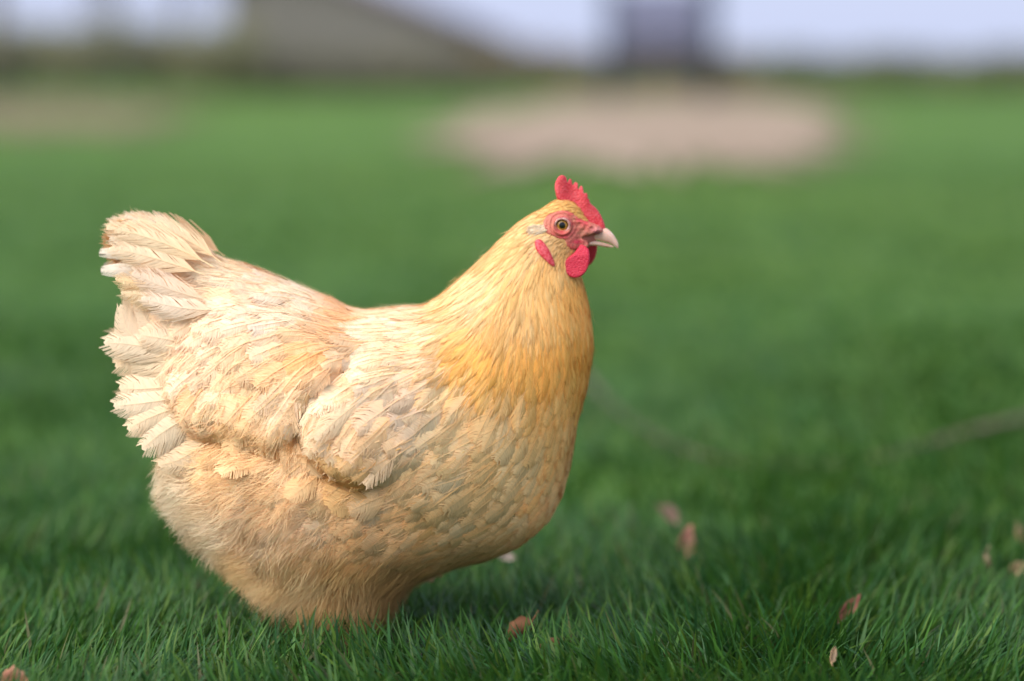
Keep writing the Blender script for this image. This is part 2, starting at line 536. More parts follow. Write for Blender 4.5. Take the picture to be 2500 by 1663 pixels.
# play tower on posts over the sand
def tower():
    Y = 50.0; k = mpp(Y)
    root = empty('play_tower', ((1612 - 1250) * k, Y, 0))
    m_post = noise_mat('dark_post_wood', (0.035, 0.055, 0.075), (0.07, 0.095, 0.13), 5, 0.7, 0.3)
    m_pan = noise_mat('slate_blue_panel', (0.17, 0.18, 0.27), (0.24, 0.25, 0.36), 4, 0.7, 0.3)
    W, D, H = 1.05, 1.5, 2.9
    for sx in (-1, 1):
        for sy in (0, 1):
            w = 0.09 if sx < 0 else 0.12
            V, F = box_np((-w, -0.08, 0), (w, 0.08, H))
            o = mesh_np('post', V, F, mat=m_post, parent=root, smooth=False); o.location = (sx * W, sy * D, 0)
    V, F = box_np((-W + 0.14, -0.02, 0), (W - 0.14, D + 0.02, 0.09))
    o = mesh_np('platform', V, F, mat=m_post, parent=root, smooth=False); o.location = (0, 0, 0.78)
    V, F = box_np((-0.095, -0.02, 0), (0.095, 0.02, 1.55))
    first = None
    for sy in (0, 1):
        for i in range(9):
            o = first.copy() if first else mesh_np('slat', V, F, mat=m_pan, parent=root, smooth=False)
            if first: COL.objects.link(o); o.parent = root
            first = first or o
            o.location = (-0.80 + i * 0.20, sy * D - 0.005 * (i % 2), 0.90)
    V = np.array([(-W - .3, -.3, H), (W + .3, -.3, H), (W + .3, D + .3, H), (-W - .3, D + .3, H), (0, -.3, H + .8), (0, D + .3, H + .8)])
    mesh_np('roof', V, [np.array([(0, 3, 2, 1), (0, 4, 5, 3), (1, 2, 5, 4)]), np.array([(0, 1, 4), (2, 3, 5)])], mat=m_post, parent=root, smooth=False)
    tag(root, 'dark slate blue wooden play tower on posts above the sand', 'tower')
tower()

def bare_tree(px, Y, h, lab, seed, trunk=0.10):
    r = np.random.default_rng(seed)
    root = empty('bare_tree', ((px - 1250) * mpp(Y), Y, 0))
    tr = [(0, 0, 0), (0.05, 0, h * 0.3), (-0.05, 0.05, h * 0.6), (0.08, 0, h)]
    V, F = tube_np(tr, [trunk, trunk * 0.8, trunk * 0.5, 0.02], 8)
    mesh_np('trunk', V, F, mat=M_BARK, parent=root)
    parts = []
    for i in range(46):
        z = h * (0.28 + 0.7 * r.random()); a = r.random() * 6.28; L = h * (0.12 + 0.22 * r.random())
        p0 = np.array([0, 0, z]); d = np.array([math.cos(a), math.sin(a), 0.7 + r.random()]); d /= np.linalg.norm(d)
        p1 = p0 + d * L * 0.5 + r.normal(size=3) * 0.06; p2 = p0 + d * L + np.array([0, 0, 0.15 * L])
        parts.append(tube_np([p0, p1, p2], [0.035, 0.022, 0.006], 5, cap=False))
        for q in range(3):
            e = d + r.normal(size=3) * 0.5; e /= np.linalg.norm(e)
            parts.append(tube_np([p1, p1 + e * L * 0.3, p1 + e * L * 0.55], [0.018, 0.012, 0.004], 4, cap=False))
    V, F = join_np(parts)
    mesh_np('crown', V, F, mat=M_BARK, parent=root)
    tag(root, lab, 'tree', 'bare trees behind the left hedge')
bare_tree(-8, 66, 7.0, 'dark bare tree at the very left edge of the picture', 3, 0.30)
bare_tree(275, 86, 6.0, 'faint bare tree behind the hedge, nearer the left edge', 5, 0.10)
bare_tree(455, 90, 6.5, 'faint bare tree behind the hedge, nearer the barn', 9, 0.10)

# ---------------- garden hose
def hose():
    px = [(1180, 640), (1290, 740), (1390, 862), (1470, 960), (1560, 1030), (1680, 1078), (1830, 1105), (2000, 1105), (2150, 1088), (2300, 1066), (2420, 1045), (2560, 1018), (2760, 985)]
    P = np.array([on_ground(x, y, 0.011) for x, y in px])
    t = np.linspace(0, len(P) - 1, 120); Q = np.stack([np.interp(t, np.arange(len(P)), P[:, k]) for k in range(3)], 1)
    for _ in range(12):
        Q[1:-1] = 0.25 * Q[:-2] + 0.5 * Q[1:-1] + 0.25 * Q[2:]
    lift = np.interp(t, [0, 3, 5.5, 8, 9.5, 12], [-0.004, -0.006, -0.018, -0.018, 0.0, 0.010])
    Q[:, 2] += lift
    V, F = tube_np(Q, 0.0060, 10)
    m = noise_mat('hose_rubber', (0.10, 0.085, 0.05), (0.18, 0.135, 0.085), 6, 0.6, 0.4)
    tag(mesh_np('garden_hose', V, F, mat=m), 'blurred brown hose curving through the grass to the right of the hen', 'hose')
hose()

# ---------------- grass
def blades(n, xr, yr, length, width, seed, seg=3, view=None, dens=None):
    r = np.random.default_rng(seed)
    y = yr[0] + (yr[1] - yr[0]) * r.random(n)
    half = view(y) if view else np.full(n, xr)
    x = (2 * r.random(n) - 1) * half
    # clumpy
    cl = noise2(x * 9 + 3, y * 9)
    keep = r.random(n) < (0.35 + 0.9 * cl if yr[0] < 1 else 0.8)
    if dens is not None: keep &= r.random(n) < dens(y)
    x, y, cl = x[keep], y[keep], cl[keep]; n = len(x)
    hmap = 0.65 + 0.7 * noise2(x * 4 + 40, y * 4 + 9)
    L = length * (0.45 + 0.75 * r.random(n) ** 1.3) * hmap
    tall = r.random(n) < 0.035
    L[tall] *= 1.15
    L = np.minimum(L, 0.86 * length)
    W = width * (0.5 + 0.7 * r.random(n))
    # lean direction follows a slow flow
    az = 6.28 * noise2(x * 2.2, y * 2.2 + 20) * 1.3 + r.normal(size=n) * 0.9
    lean = np.abs(r.normal(size=n)) * 0.36 + 0.10
    bend = 0.25 + 1.15 * r.random(n) ** 2
    fl = np.stack([np.cos(az), np.sin(az)], 1)
    fa = az + np.pi / 2 + r.normal(size=n) * 0.7
    sd = np.stack([np.cos(fa), np.sin(fa), 0 * fa], 1)
    V, ts = [], np.linspace(0, 1, seg + 1)
    z0 = 0.012 * (noise2(x * 1.3 + 5, y * 1.3) - 0.5) - 0.008
    px, pz = np.zeros(n), np.zeros(n); prev = 0
    out = []
    for t in ts:
        th = lean + bend * t
        dt = t - prev; prev = t
        px = px + np.sin(th) * dt; pz = pz + np.cos(th) * dt
        c = np.stack([x + fl[:, 0] * px * L, y + fl[:, 1] * px * L, z0 + pz * L], 1)
        w = W * (1 - t ** 2.2) * (0.75 + 0.25 * min(1, t * 4))
        if t < 1:
            out += [c - sd * w[:, None] / 2, c + sd * w[:, None] / 2]
        else:
            out += [c]
    V = np.stack(out, 1).reshape(-1, 3)
    m = 2 * seg + 1
    base = np.arange(n)[:, None] * m
    Q = np.concatenate([base + np.array([2 * k, 2 * k + 1, 2 * k + 3, 2 * k + 2]) for k in range(seg - 1)])
    T = base + np.array([2 * seg - 2, 2 * seg - 1, 2 * seg])
    # own colour of each blade
    g = np.array([[0.036, 0.115, 0.018], [0.062, 0.172, 0.024], [0.042, 0.142, 0.036], [0.100, 0.195, 0.024], [0.13, 0.14, 0.055]])
    ci = r.choice(5, n, p=[0.30, 0.33, 0.22, 0.125, 0.025])
    c = g[ci] * (0.54 + 0.5 * r.random((n, 1))) * (0.88 + 0.24 * noise2(x * 1.5, y * 1.5 + 7))[:, None]
    col = np.repeat(c[:, None, :], m, axis=1)
    col = col.reshape(-1, 3)
    return V, [Q, T], col

def add_grass():
    parts, cols = [], []
    def put(*a, **k):
        V, F, c = blades(*a, **k); parts.append((V, F)); cols.append(c)
    put(80000, 1.0, (-0.50, 0.55), 0.076, 0.0040, 1, seg=4, view=lambda y: 0.74 + 0.26 * (y + 0.4))
    put(84000, 1.2, (0.55, 3.6), 0.050, 0.0044, 2, seg=3, view=lambda y: 1.02 + 0.38 * (y - 0.55), dens=lambda y: np.clip((3.7 - y) / 3.0, 0, 1) ** 1.3)
    put(40000, 3, (1.4, 6.0), 0.045, 0.0065, 3, seg=2, view=lambda y: 1.4 + 0.42 * (y - 1.4), dens=lambda y: np.clip((y - 1.3) / 1.2, 0, 1))
    put(22000, 6, (6.0, 15.0), 0.045, 0.014, 4, seg=2, view=lambda y: 2.6 + 0.35 * (y - 6), dens=lambda y: np.clip((15.5 - y) / 6, 0, 1))
    # thin surround so that the lawn goes on outside the frame
    V, F = join_np(parts)
    o = mesh_np('grass', V, F, col=np.concatenate(cols), mat=M_GRASS)
    tag(o, 'short green lawn grass all around the hen', 'grass', kind='stuff')
add_grass()

# ---------------- fallen leaves
def fallen_leaf(px, py, z, L, Wd, c1, c2, rot, tilt, label, seed):
    r = np.random.default_rng(seed)
    p = on_ground(px, py, z)
    n, m = 9, 5
    V, F = [], []
    for i in range(n):
        t = i / (n - 1)
        w = Wd * (math.sin(math.pi * min(1, t * 0.97 + 0.03) ** 0.8) ** 0.9 + 0.03) * (1 + 0.12 * math.sin(i * 2.3 + seed))
        for j in range(m):
            s = j / (m - 1) * 2 - 1
            V.append(((t - 0.5) * L, s * w / 2, 0.22 * L * (t - 0.5) ** 2 * 2 + 0.35 * w * s * s + 0.03 * L * math.sin(t * 7 + s * 2 + seed)))
    for i in range(n - 1):
        for j in range(m - 1):
            a = i * m + j; F.append((a, a + m, a + m + 1, a + 1))
    mat = noise_mat('dead_leaf', c1, c2, 90, 0.75, 0.25, 0.5, 260)
    root = empty('fallen_leaf', p)
    root.rotation_euler = (tilt[0], tilt[1], rot)
    b = mesh_np('blade', np.array(V), np.array(F), mat=mat, parent=root)
    b.modifiers.new('s', 'SOLIDIFY').thickness = 0.0004
    tv, tf = tube_np([((t - 0.5) * L, 0, 0.22 * L * (t - 0.5) ** 2 * 2 + 0.0007 + 0.03 * L * math.sin(t * 7 + seed)) for t in np.linspace(-0.3, 0.95, 9)], np.linspace(0.0008, 0.0002, 9), 5)
    mesh_np('stalk', tv, tf, mat=mat, parent=root)
    return tag(root, label, 'leaf', 'fallen leaves in the grass')

R1, R2 = (0.42, 0.16, 0.09), (0.62, 0.30, 0.19)
T1, T2 = (0.40, 0.25, 0.13), (0.60, 0.42, 0.25)
B1, B2 = (0.16, 0.065, 0.03), (0.32, 0.15, 0.075)
fallen_leaf(1632, 1262, 0.032, 0.034, 0.019, (0.40, 0.22, 0.16), (0.55, 0.33, 0.25), 0.6, (1.1, 0.5, 0), 'blurred dusky pink leaf, upper of the two right of the breast', 1)
fallen_leaf(1666, 1325, 0.036, 0.040, 0.022, (0.50, 0.19, 0.11), (0.64, 0.30, 0.20), 1.0, (1.2, -0.9, 0), 'blurred salmon orange leaf, lower of the two right of the breast', 2)
fallen_leaf(2076, 1485, 0.030, 0.030, 0.011, (0.15, 0.045, 0.035), (0.26, 0.09, 0.07), 0.2, (1.0, -0.9, 0), 'dark red narrow leaf standing in the grass at the right', 3)
fallen_leaf(2031, 1598, 0.040, 0.014, 0.007, T1, T2, 1.0, (1.2, -0.9, 0), 'small tan leaf scrap in the grass near the bottom right', 4)
fallen_leaf(1268, 1548, 0.022, 0.030, 0.020, B1, B2, 2.8, (0.9, 0.7, 0), 'curled brown leaf in the grass just right of the legs', 5)
fallen_leaf(1345, 1588, 0.018, 0.028, 0.018, B1, B2, 3.3, (0.8, 0.35, 0), 'dark brown leaf low in the grass right of the curled one', 6)
fallen_leaf(36, 1668, 0.030, 0.022, 0.020, R1, R2, 0.3, (0.7, 0.2, 0), 'orange brown leaf in the bottom left corner', 7)
fallen_leaf(2486, 1315, 0.032, 0.030, 0.018, T1, T2, 0.8, (1.2, 0.8, 0), 'blurred tan leaf at the right edge, the upper one', 8)
fallen_leaf(2484, 1390, 0.030, 0.020, 0.013, T1, T2, 0.4, (1.1, -0.5, 0), 'blurred tan leaf at the right edge, the lower one', 9)
fallen_leaf(2410, 1384, 0.036, 0.034, 0.014, (0.22, 0.17, 0.10), (0.34, 0.26, 0.16), 0.9, (1.0, 0.8, 0), 'blurred brownish leaf just inside the right edge', 10)
fallen_leaf(1236, 1362, 0.040, 0.018, 0.011, (0.55, 0.42, 0.34), (0.70, 0.56, 0.46), 0.3, (0.8, 0.2, 0), 'small pale leaf just behind the underside of the breast', 11)

tick('setting')
# ==================================================================  THE HEN
hen = empty('hen', (0, 0, 0))
tag(hen, 'buff golden hen standing in profile on the grass, facing right', 'hen')

OUT = [(300, 548), (325, 532), (370, 538), (415, 566), (474, 598), (540, 636), (580, 646), (637, 666), (702, 692), (760, 715), (808, 734), (858, 760), (905, 763),
       (955, 755), (1017, 751), (1048, 744), (1075, 724), (1106, 697), (1144, 662), (1200, 607), (1226, 580), (1260, 549), (1290, 527), (1328, 507), (1345, 494),
       (1372, 484), (1400, 492), (1420, 512), (1438, 540), (1456, 556), (1462, 572), (1452, 592), (1432, 606), (1418, 630), (1416, 665), (1426, 700), (1436, 745), (1442, 785),
       (1446, 825), (1446, 868), (1438, 908), (1429, 954), (1418, 994), (1406, 1032), (1399, 1080), (1393, 1110), (1380, 1166), (1362, 1222), (1334, 1268), (1296, 1305),
       (1250, 1338), (1215, 1352), (1175, 1366), (1120, 1376), (1075, 1392), (1020, 1412), (985, 1436), (955, 1472), (905, 1492), (862, 1494), (818, 1486), (771, 1458), (722, 1450), (680, 1450),
       (642, 1438), (600, 1410), (566, 1382), (530, 1352), (494, 1322), (453, 1278), (420, 1234), (402, 1178), (398, 1130), (402, 1100), (380, 1068), (362, 1030), (342, 980), (340, 930), (345, 880),
       (350, 820), (348, 770), (340, 730), (318, 690), (292, 650), (282, 600), (284, 566)]
body_f = Field(closed_spline(OUT, 4), 5.0, 700)
bx, by = body_f.X, body_f.Y
# how wide the bird is for its height: slim head and tail, full body
kx = np.interp(bx, [240, 420, 600, 800, 1000, 1200, 1380, 1430, 1470], [0.55, 0.72, 0.88, 0.95, 0.95, 0.90, 0.80, 0.66, 0.45])
ky = np.interp(by, [480, 620, 760, 900, 1300, 1500], [0.72, 0.76, 0.90, 1.0, 1.0, 0.85])
W0 = body_f.w * kx * ky
def lobe(pts, h, amp, off, wguess=0.085):
    P = closed_spline(shrink(pts, wguess), 5)
    f = Field(P, h, 350)
    v = f.at(bx, by)
    out = (bx < f.x[0]) | (bx > f.x[-1]) | (by < f.y[0]) | (by > f.y[-1])
    v[out] = 0
    return P, v
SADDLE = [(455, 800), (480, 740), (560, 720), (680, 740), (780, 770), (840, 820), (832, 892), (787, 940), (747, 975), (722, 1020), (712, 1060), (685, 1080), (634, 1072), (595, 1056), (545, 1046), (481, 1056), (430, 1038), (402, 998), (388, 958), (415, 880)]
WING = [(838, 892), (880, 850), (960, 832), (1050, 860), (1105, 930), (1110, 1010), (1060, 1080), (990, 1112), (930, 1146), (895, 1162), (855, 1160), (812, 1144), (781, 1114), (744, 1074), (728, 1040), (724, 1004), (748, 966), (790, 930)]
P_sad, v_sad = lobe(SADDLE, 5, 0, 0)
P_wing, v_wing = lobe(WING, 5, 0, 0)
dip = np.exp(-((v_sad / 26) ** 2)) * 0
FLUFF = [(405, 1112), (480, 1080), (560, 1072), (660, 1100), (760, 1130), (850, 1180), (910, 1260), (900, 1380), (850, 1460), (740, 1445), (640, 1440), (560, 1378), (470, 1290), (420, 1200)]
P_flu, v_flu = lobe(FLUFF, 5, 0, 0)
W1 = W0 * 0.91 + np.minimum(v_sad, 72) * 0.42 + np.minimum(v_wing, 64) * 0.56 * np.interp(bx, [900, 1090], [1, 0.12]) + np.minimum(v_flu, 120) * 0.18
# puffs of plumage and the creases that part wing, saddle and fluff
_in = np.clip(W0 / 70, 0, 1) * np.clip((1200 - bx) / 120, 0, 1) * np.clip((by - 640) / 60, 0, 1)
W1 = W1 + _in * (11 * (noise2(bx / 52 + 7, by / 44 + 3) - 0.5) + 7 * (noise2(bx / 27 + 1, by / 24 + 9) - 0.5))
def carve(pts, depth, sig):
    global W1
    P = shrink(pts, 0.085); d2 = np.full(bx.shape, 1e9)
    for a, b in zip(P[:-1], P[1:]):
        ab = b - a; t = np.clip(((bx - a[0]) * ab[0] + (by - a[1]) * ab[1]) / (ab @ ab), 0, 1)
        d2 = np.minimum(d2, (bx - a[0] - ab[0] * t) ** 2 + (by - a[1] - ab[1] * t) ** 2)
    W1 = W1 - depth * np.exp(-d2 / sig ** 2)
carve([(838, 888), (787, 933), (747, 968), (722, 1006), (724, 1040)], 20, 15)
carve([(724, 1040), (744, 1076), (781, 1117), (815, 1148), (857, 1164), (900, 1164), (925, 1142)], 20, 15)
carve([(404, 1000), (430, 1040), (481, 1060), (552, 1050), (595, 1060), (634, 1074), (690, 1082), (724, 1050)], 16, 14)
W1 = np.maximum(W1, 0.35 * W0)
W1[~body_f.M] = 0
P3, F3 = body_f.mesh(W1)
body = mesh_np('body', to_hen(P3), F3, parent=hen)
modded(body, [('REMESH', dict(mode='VOXEL', voxel_size=0.0024)), ('SMOOTH', dict(factor=0.5, iterations=5))])
me = body.data
nv = len(me.vertices)
BV = np.empty(nv * 3, np.float32); me.vertices.foreach_get('co', BV); BV = BV.reshape(-1, 3).astype(float)
BN = np.empty(nv * 3, np.float32); me.vertices.foreach_get('normal', BN); BN = BN.reshape(-1, 3).astype(float)
polys = [tuple(p.vertices) for p in me.polygons]
bvh = BVHTree.FromPolygons([Vector(v) for v in BV], polys)
# smooth vertex normals over the faces of the tree
def proj(P):
    """hen point -> photo pixel of its shadow on the mid plane"""
    d = np.stack([P[:, 0] - CAM[0], np.full(len(P), -CAM[1]), P[:, 2] - CAM[2]], 1)
    f = d[:, 1] * math.cos(PITCH) - d[:, 2] * math.sin(PITCH)
    u = d[:, 1] * math.sin(PITCH) + d[:, 2] * math.cos(PITCH)
    return 1250 + d[:, 0] / f * FPX, 831.5 - u / f * FPX

def idw(table, px, py, eps=45.0):
    T = np.array([t[:2] for t in table], np.float32); Vv = np.array([t[2] for t in table], np.float32)
    px = np.asarray(px, np.float32); py = np.asarray(py, np.float32)
    d2 = ((px[:, None] - T[:, 0]) ** 2 + (py[:, None] - T[:, 1]) ** 2 + eps * eps) / 1e4
    w = 1 / (d2 * d2)
    return ((w @ Vv) / w.sum(1, keepdims=True)).astype(float)


FLOW = [(1400, 505, (-1, .2)), (1330, 505, (-1, .45)), (1270, 550, (-.8, .6)), (1320, 560, (-.9, .5)), (1370, 600, (-.7, .6)), (1350, 650, (-.1, 1)), (1400, 650, (.1, 1)), (1430, 700, (.25, 1)), (1200, 620, (-.72, .7)), (1250, 680, (-.42, 1)),
        (1330, 720, (.08, 1)), (1400, 760, (.16, 1)), (1200, 800, (-.38, 1)), (1100, 720, (-.85, .5)), (1100, 800, (-.72, .7)), (1300, 850, (-.1, 1)), (1420, 880, (-.02, 1)), (1380, 1000, (-.22, 1)), (1250, 980, (-.35, 1)), (1150, 920, (-.6, .8)),
        (1350, 1150, (-.45, 1)), (1250, 1130, (-.75, .7)), (1150, 1080, (-.85, .45)), (1250, 1260, (-.95, .5)), (1120, 1200, (-1, .35)), (1120, 1330, (-1, .3)), (1000, 1000, (-.85, .5)), (860, 1080, (-.75, .75)), (950, 1090, (-.9, .5)), (780, 1000, (-.5, .9)), (835, 905, (-.68, .75)), (845, 965, (-.62, .8)), (800, 1060, (-.4, .95)), (770, 1030, (-.4, .95)),
        (960, 770, (-1, .1)), (880, 800, (-1, .25)), (900, 880, (-.9, .4)), (760, 740, (-1, .05)), (640, 690, (-1, -.15)), (680, 800, (-.95, .35)), (560, 780, (-.95, .35)), (480, 880, (-.85, .55)), (580, 900, (-.8, .6)), (700, 900, (-.75, .7)), (640, 1000, (-.45, .9)),
        (520, 1000, (-.6, .8)), (430, 960, (-.75, .65)), (520, 650, (-1, -.25)), (440, 620, (-1, -.42)), (380, 580, (-1, -.38)), (330, 640, (-1, -.05)), (400, 720, (-1, .12)), (380, 820, (-1, .1)), (360, 900, (-1, .25)), (370, 1000, (-.9, .45)), (410, 1080, (-.85, .5)),
        (480, 1120, (-.9, .35)), (420, 1180, (-1, .35)), (480, 1280, (-.85, .65)), (560, 1200, (-.9, .55)), (660, 1130, (-.85, .55)), (620, 1330, (-.65, .9)), (700, 1260, (-.75, .75)), (780, 1180, (-.85, .5)), (800, 1400, (-.25, 1)), (880, 1300, (-.75, .7)), (950, 1200, (-.95, .35)),
        (900, 1420, (-.15, 1)), (980, 1360, (-.6, .7)), (690, 1420, (-.45, 1)), (560, 1390, (-.7, .8))]
# length, half width (photo px), lift (rad), looseness 0..1, tip sharpness 0..1
SHAPE = [(1400, 510, (15, 2.6, .05, .3, .9)), (1330, 530, (19, 3.2, .05, .3, .9)), (1370, 610, (13, 2.5, .06, .4, .9)), (1270, 570, (36, 5.5, .05, .2, .9)), (1400, 660, (18, 3.4, .10, .4, .9)), (1200, 650, (74, 7, .05, .2, .9)), (1340, 690, (62, 6.5, .06, .2, .9)),
         (1300, 780, (84, 9, .07, .2, 1.)), (1150, 740, (86, 11, .06, .25, .9)), (1200, 860, (92, 12, .08, .3, 1.)), (1400, 860, (80, 11, .07, .2, .9)), (1120, 850, (88, 15, .09, .35, .8)), (1280, 960, (80, 21, .10, .3, .5)), (1400, 980, (72, 20, .08, .2, .4)),
         (1300, 1100, (84, 31, .11, .25, .1)), (1200, 1080, (90, 35, .13, .3, .1)), (1350, 1200, (76, 31, .09, .2, .1)), (1150, 1200, (98, 39, .13, .3, 0)), (1200, 1310, (84, 34, .08, .2, 0)), (1050, 1340, (88, 34, .12, .4, .1)), (1000, 1000, (98, 42, .12, .2, 0)), (880, 1050, (104, 42, .13, .2, 0)),
         (960, 780, (80, 30, .05, .3, .3)), (860, 830, (90, 36, .09, .2, .1)), (720, 760, (96, 36, .09, .2, .1)), (600, 800, (110, 42, .12, .25, 0)), (500, 900, (112, 44, .14, .25, 0)), (650, 930, (104, 44, .14, .25, 0)), (560, 1010, (100, 44, .15, .25, 0)), (440, 640, (120, 36, .08, .6, .2)),
         (340, 600, (100, 32, .08, .7, .2)), (360, 800, (110, 42, .12, .3, 0)), (370, 960, (100, 42, .13, .3, 0)), (450, 1180, (118, 42, .12, .7, .2)), (560, 1300, (118, 42, .12, .7, .2)), (650, 1180, (122, 44, .11, .6, .2)), (760, 1260, (116, 42, .12, .5, .1)), (680, 1420, (96, 32, .14, .9, .3)),
         (850, 1440, (80, 22, .12, .9, .4)), (880, 1250, (98, 38, .12, .4, .1)), (950, 1420, (70, 22, .12, .8, .3))]
# plumage colour (linear albedo) at places on the bird, belly shade darkened in
CRM, PNK, APR, GLD, ORG, TAN, WHT = (.91, .69, .45), (.92, .71, .52), (.90, .58, .30), (.84, .52, .19), (.86, .50, .15), (.88, .62, .33), (.93, .78, .58)
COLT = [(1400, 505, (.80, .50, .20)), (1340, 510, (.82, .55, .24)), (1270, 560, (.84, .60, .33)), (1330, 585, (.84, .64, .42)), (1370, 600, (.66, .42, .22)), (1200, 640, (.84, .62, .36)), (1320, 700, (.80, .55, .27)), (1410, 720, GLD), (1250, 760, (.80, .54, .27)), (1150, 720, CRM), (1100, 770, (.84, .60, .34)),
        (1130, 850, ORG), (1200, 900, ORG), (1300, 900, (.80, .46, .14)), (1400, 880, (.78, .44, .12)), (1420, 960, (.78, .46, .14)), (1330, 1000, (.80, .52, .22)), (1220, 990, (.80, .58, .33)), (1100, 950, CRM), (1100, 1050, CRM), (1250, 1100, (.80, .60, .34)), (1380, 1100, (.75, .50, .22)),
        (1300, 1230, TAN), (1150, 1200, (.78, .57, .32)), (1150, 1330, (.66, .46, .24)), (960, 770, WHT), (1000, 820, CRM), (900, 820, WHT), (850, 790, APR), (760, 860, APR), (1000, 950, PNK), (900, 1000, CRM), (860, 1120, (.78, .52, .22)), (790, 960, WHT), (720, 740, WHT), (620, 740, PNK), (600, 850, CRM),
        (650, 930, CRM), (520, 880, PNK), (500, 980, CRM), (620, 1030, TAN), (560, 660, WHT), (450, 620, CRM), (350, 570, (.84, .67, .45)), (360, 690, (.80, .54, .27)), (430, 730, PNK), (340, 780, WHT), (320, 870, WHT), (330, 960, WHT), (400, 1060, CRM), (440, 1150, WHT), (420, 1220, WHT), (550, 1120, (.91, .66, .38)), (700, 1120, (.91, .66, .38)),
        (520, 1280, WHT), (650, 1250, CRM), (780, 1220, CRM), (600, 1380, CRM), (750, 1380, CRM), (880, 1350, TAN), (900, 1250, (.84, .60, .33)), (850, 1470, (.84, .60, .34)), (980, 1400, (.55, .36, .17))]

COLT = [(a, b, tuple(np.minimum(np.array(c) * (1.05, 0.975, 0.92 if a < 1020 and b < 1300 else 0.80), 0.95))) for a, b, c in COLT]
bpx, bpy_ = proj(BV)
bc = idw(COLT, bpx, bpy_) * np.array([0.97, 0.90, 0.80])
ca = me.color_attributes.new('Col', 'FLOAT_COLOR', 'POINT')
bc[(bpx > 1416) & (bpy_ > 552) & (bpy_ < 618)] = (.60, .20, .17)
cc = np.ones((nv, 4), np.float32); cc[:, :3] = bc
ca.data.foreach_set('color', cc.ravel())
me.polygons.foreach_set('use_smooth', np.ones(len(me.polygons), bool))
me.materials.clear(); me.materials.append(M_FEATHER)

tick('body')
# ---- one feather in its own frame
def make_template(nb, loose, sharp, r, big=False):
    """barbs as narrow strips. returns x (-1..1), y (0..1), zoff (in half widths), shade per vertex, faces, edge 0..1"""
    X, Yv, Z, SH, ED, F = [], [], [], [], [], []
    def outline(t):
        rnd = np.sin(np.pi * np.clip(t, 0, 1) ** 1.25 * 0.94 + 0.06) ** 0.62
        shp = np.sin(np.pi * np.clip(t, 0, 1) ** 0.62) ** 0.9
        return rnd * (1 - sharp) + shp * sharp
    t0 = 0.10
    sp = (0.97 - t0) / nb
    for side in (-1, 1):
        cl = 0.0
        for i in range(nb):
            cl = cl * 0.86 + r.normal() * sp * 0.30 * (0.3 + loose)
            if r.random() < 0.05 * loose: cl += 0.05
            t = t0 + sp * (i + 0.5) + r.normal() * sp * 0.15
            e = t + (1 - t) * 0.42 + 0.05 + cl + r.normal() * sp * 0.40 * (0.4 + loose)
            w = float(outline(min(e, 0.995)))
            w = max(w, 0.10) * (1 + r.normal() * (0.03 + 0.13 * loose))
            if e > 1: e = 1 + (e - 1) * 0.5
            fl = r.normal() * 0.05 * loose
            tip = np.array([side * w, e]); root = np.array([0.0, t])
            mid = root * 0.45 + tip * 0.55 + np.array([0, -0.035 - 0.03 * r.random()])
            wd0, wd1, wd2 = sp * 0.85, sp * 0.80, sp * (0.80 - 0.50 * loose)
            tw = sp * (0.22 + 0.22 * r.random())
            sh = 1 + r.normal() * (0.045 + 0.02 * loose)
            b = len(X)
            for p, wd, ed, zz in ((root, wd0, 0.0, 0.0), (mid, wd1, 0.5, 0.0), (tip, wd2, 1.0, fl)):
                X += [p[0], p[0] + side * wd * 0.25]; Yv += [p[1] - wd, p[1] + wd]
                Z += [zz + tw, zz - tw]; SH += [sh, sh * 0.97]; ED += [ed, ed]
            q = [(b, b + 1, b + 3, b + 2), (b + 2, b + 3, b + 5, b + 4)]
            F += q if side < 0 else [f[::-1] for f in q]
    # shaft
    ys = np.linspace(0.0, 0.93, 5)
    b = len(X)
    for k, y in enumerate(ys):
        w = 0.035 * (1 - 0.75 * y)
        X += [-w, w]; Yv += [y, y]; Z += [0.06, 0.06]; SH += [1.06, 1.06]; ED += [0.1, 0.1]
        if k: F.append((b + 2 * k - 2, b + 2 * k, b + 2 * k + 1, b + 2 * k - 1))
    return tuple(np.array(a, float) for a in (X, Yv, Z, SH, ED)) + (np.array(F, int),)

TPL = {}
def template(nb, loose, sharp):
    k = (nb, round(loose * 3), round(sharp * 3))
    if k not in TPL:
        r = np.random.default_rng(abs(hash(k)) % 100000)
        TPL[k] = [make_template(nb, round(loose * 3) / 3, round(sharp * 3) / 3, r) for _ in range(7)]
    L = TPL[k]
    return L[rng.integers(len(L))]

def tint(base, SH, ED, Yv, sharp, u, v):
    """own colour pattern: deeper apricot at the base and margins, paler web"""
    c = base[None, :] * np.ones((len(SH), 1))
    deep = np.array([0.99, 0.86, 0.68]); pale = np.array([1.01, 1.03, 1.05])
    f = np.clip(0.55 - Yv, 0, 1)[:, None] * 1.1
    c = c * (1 - f) + c * deep * f
    if sharp > 0.4:      # hackles: pale web, golden margin
        g = (0.55 * ED)[:, None]
        c = c * (1 - g) * np.array([1.0, 1.04, 1.12]) + c * np.array([1.04, 0.90, 0.62]) * g
    else:
        g = (0.5 * (1 - ED) * np.clip(Yv * 1.4, 0, 1))[:, None]
        c = c * (1 - g) + c * pale * g
    c = c * (1 + u * 0.035) * np.array([1.0, 1 + v * 0.025, 1 + v * 0.07])
    return np.clip(c * SH[:, None], 0.02, 0.96)

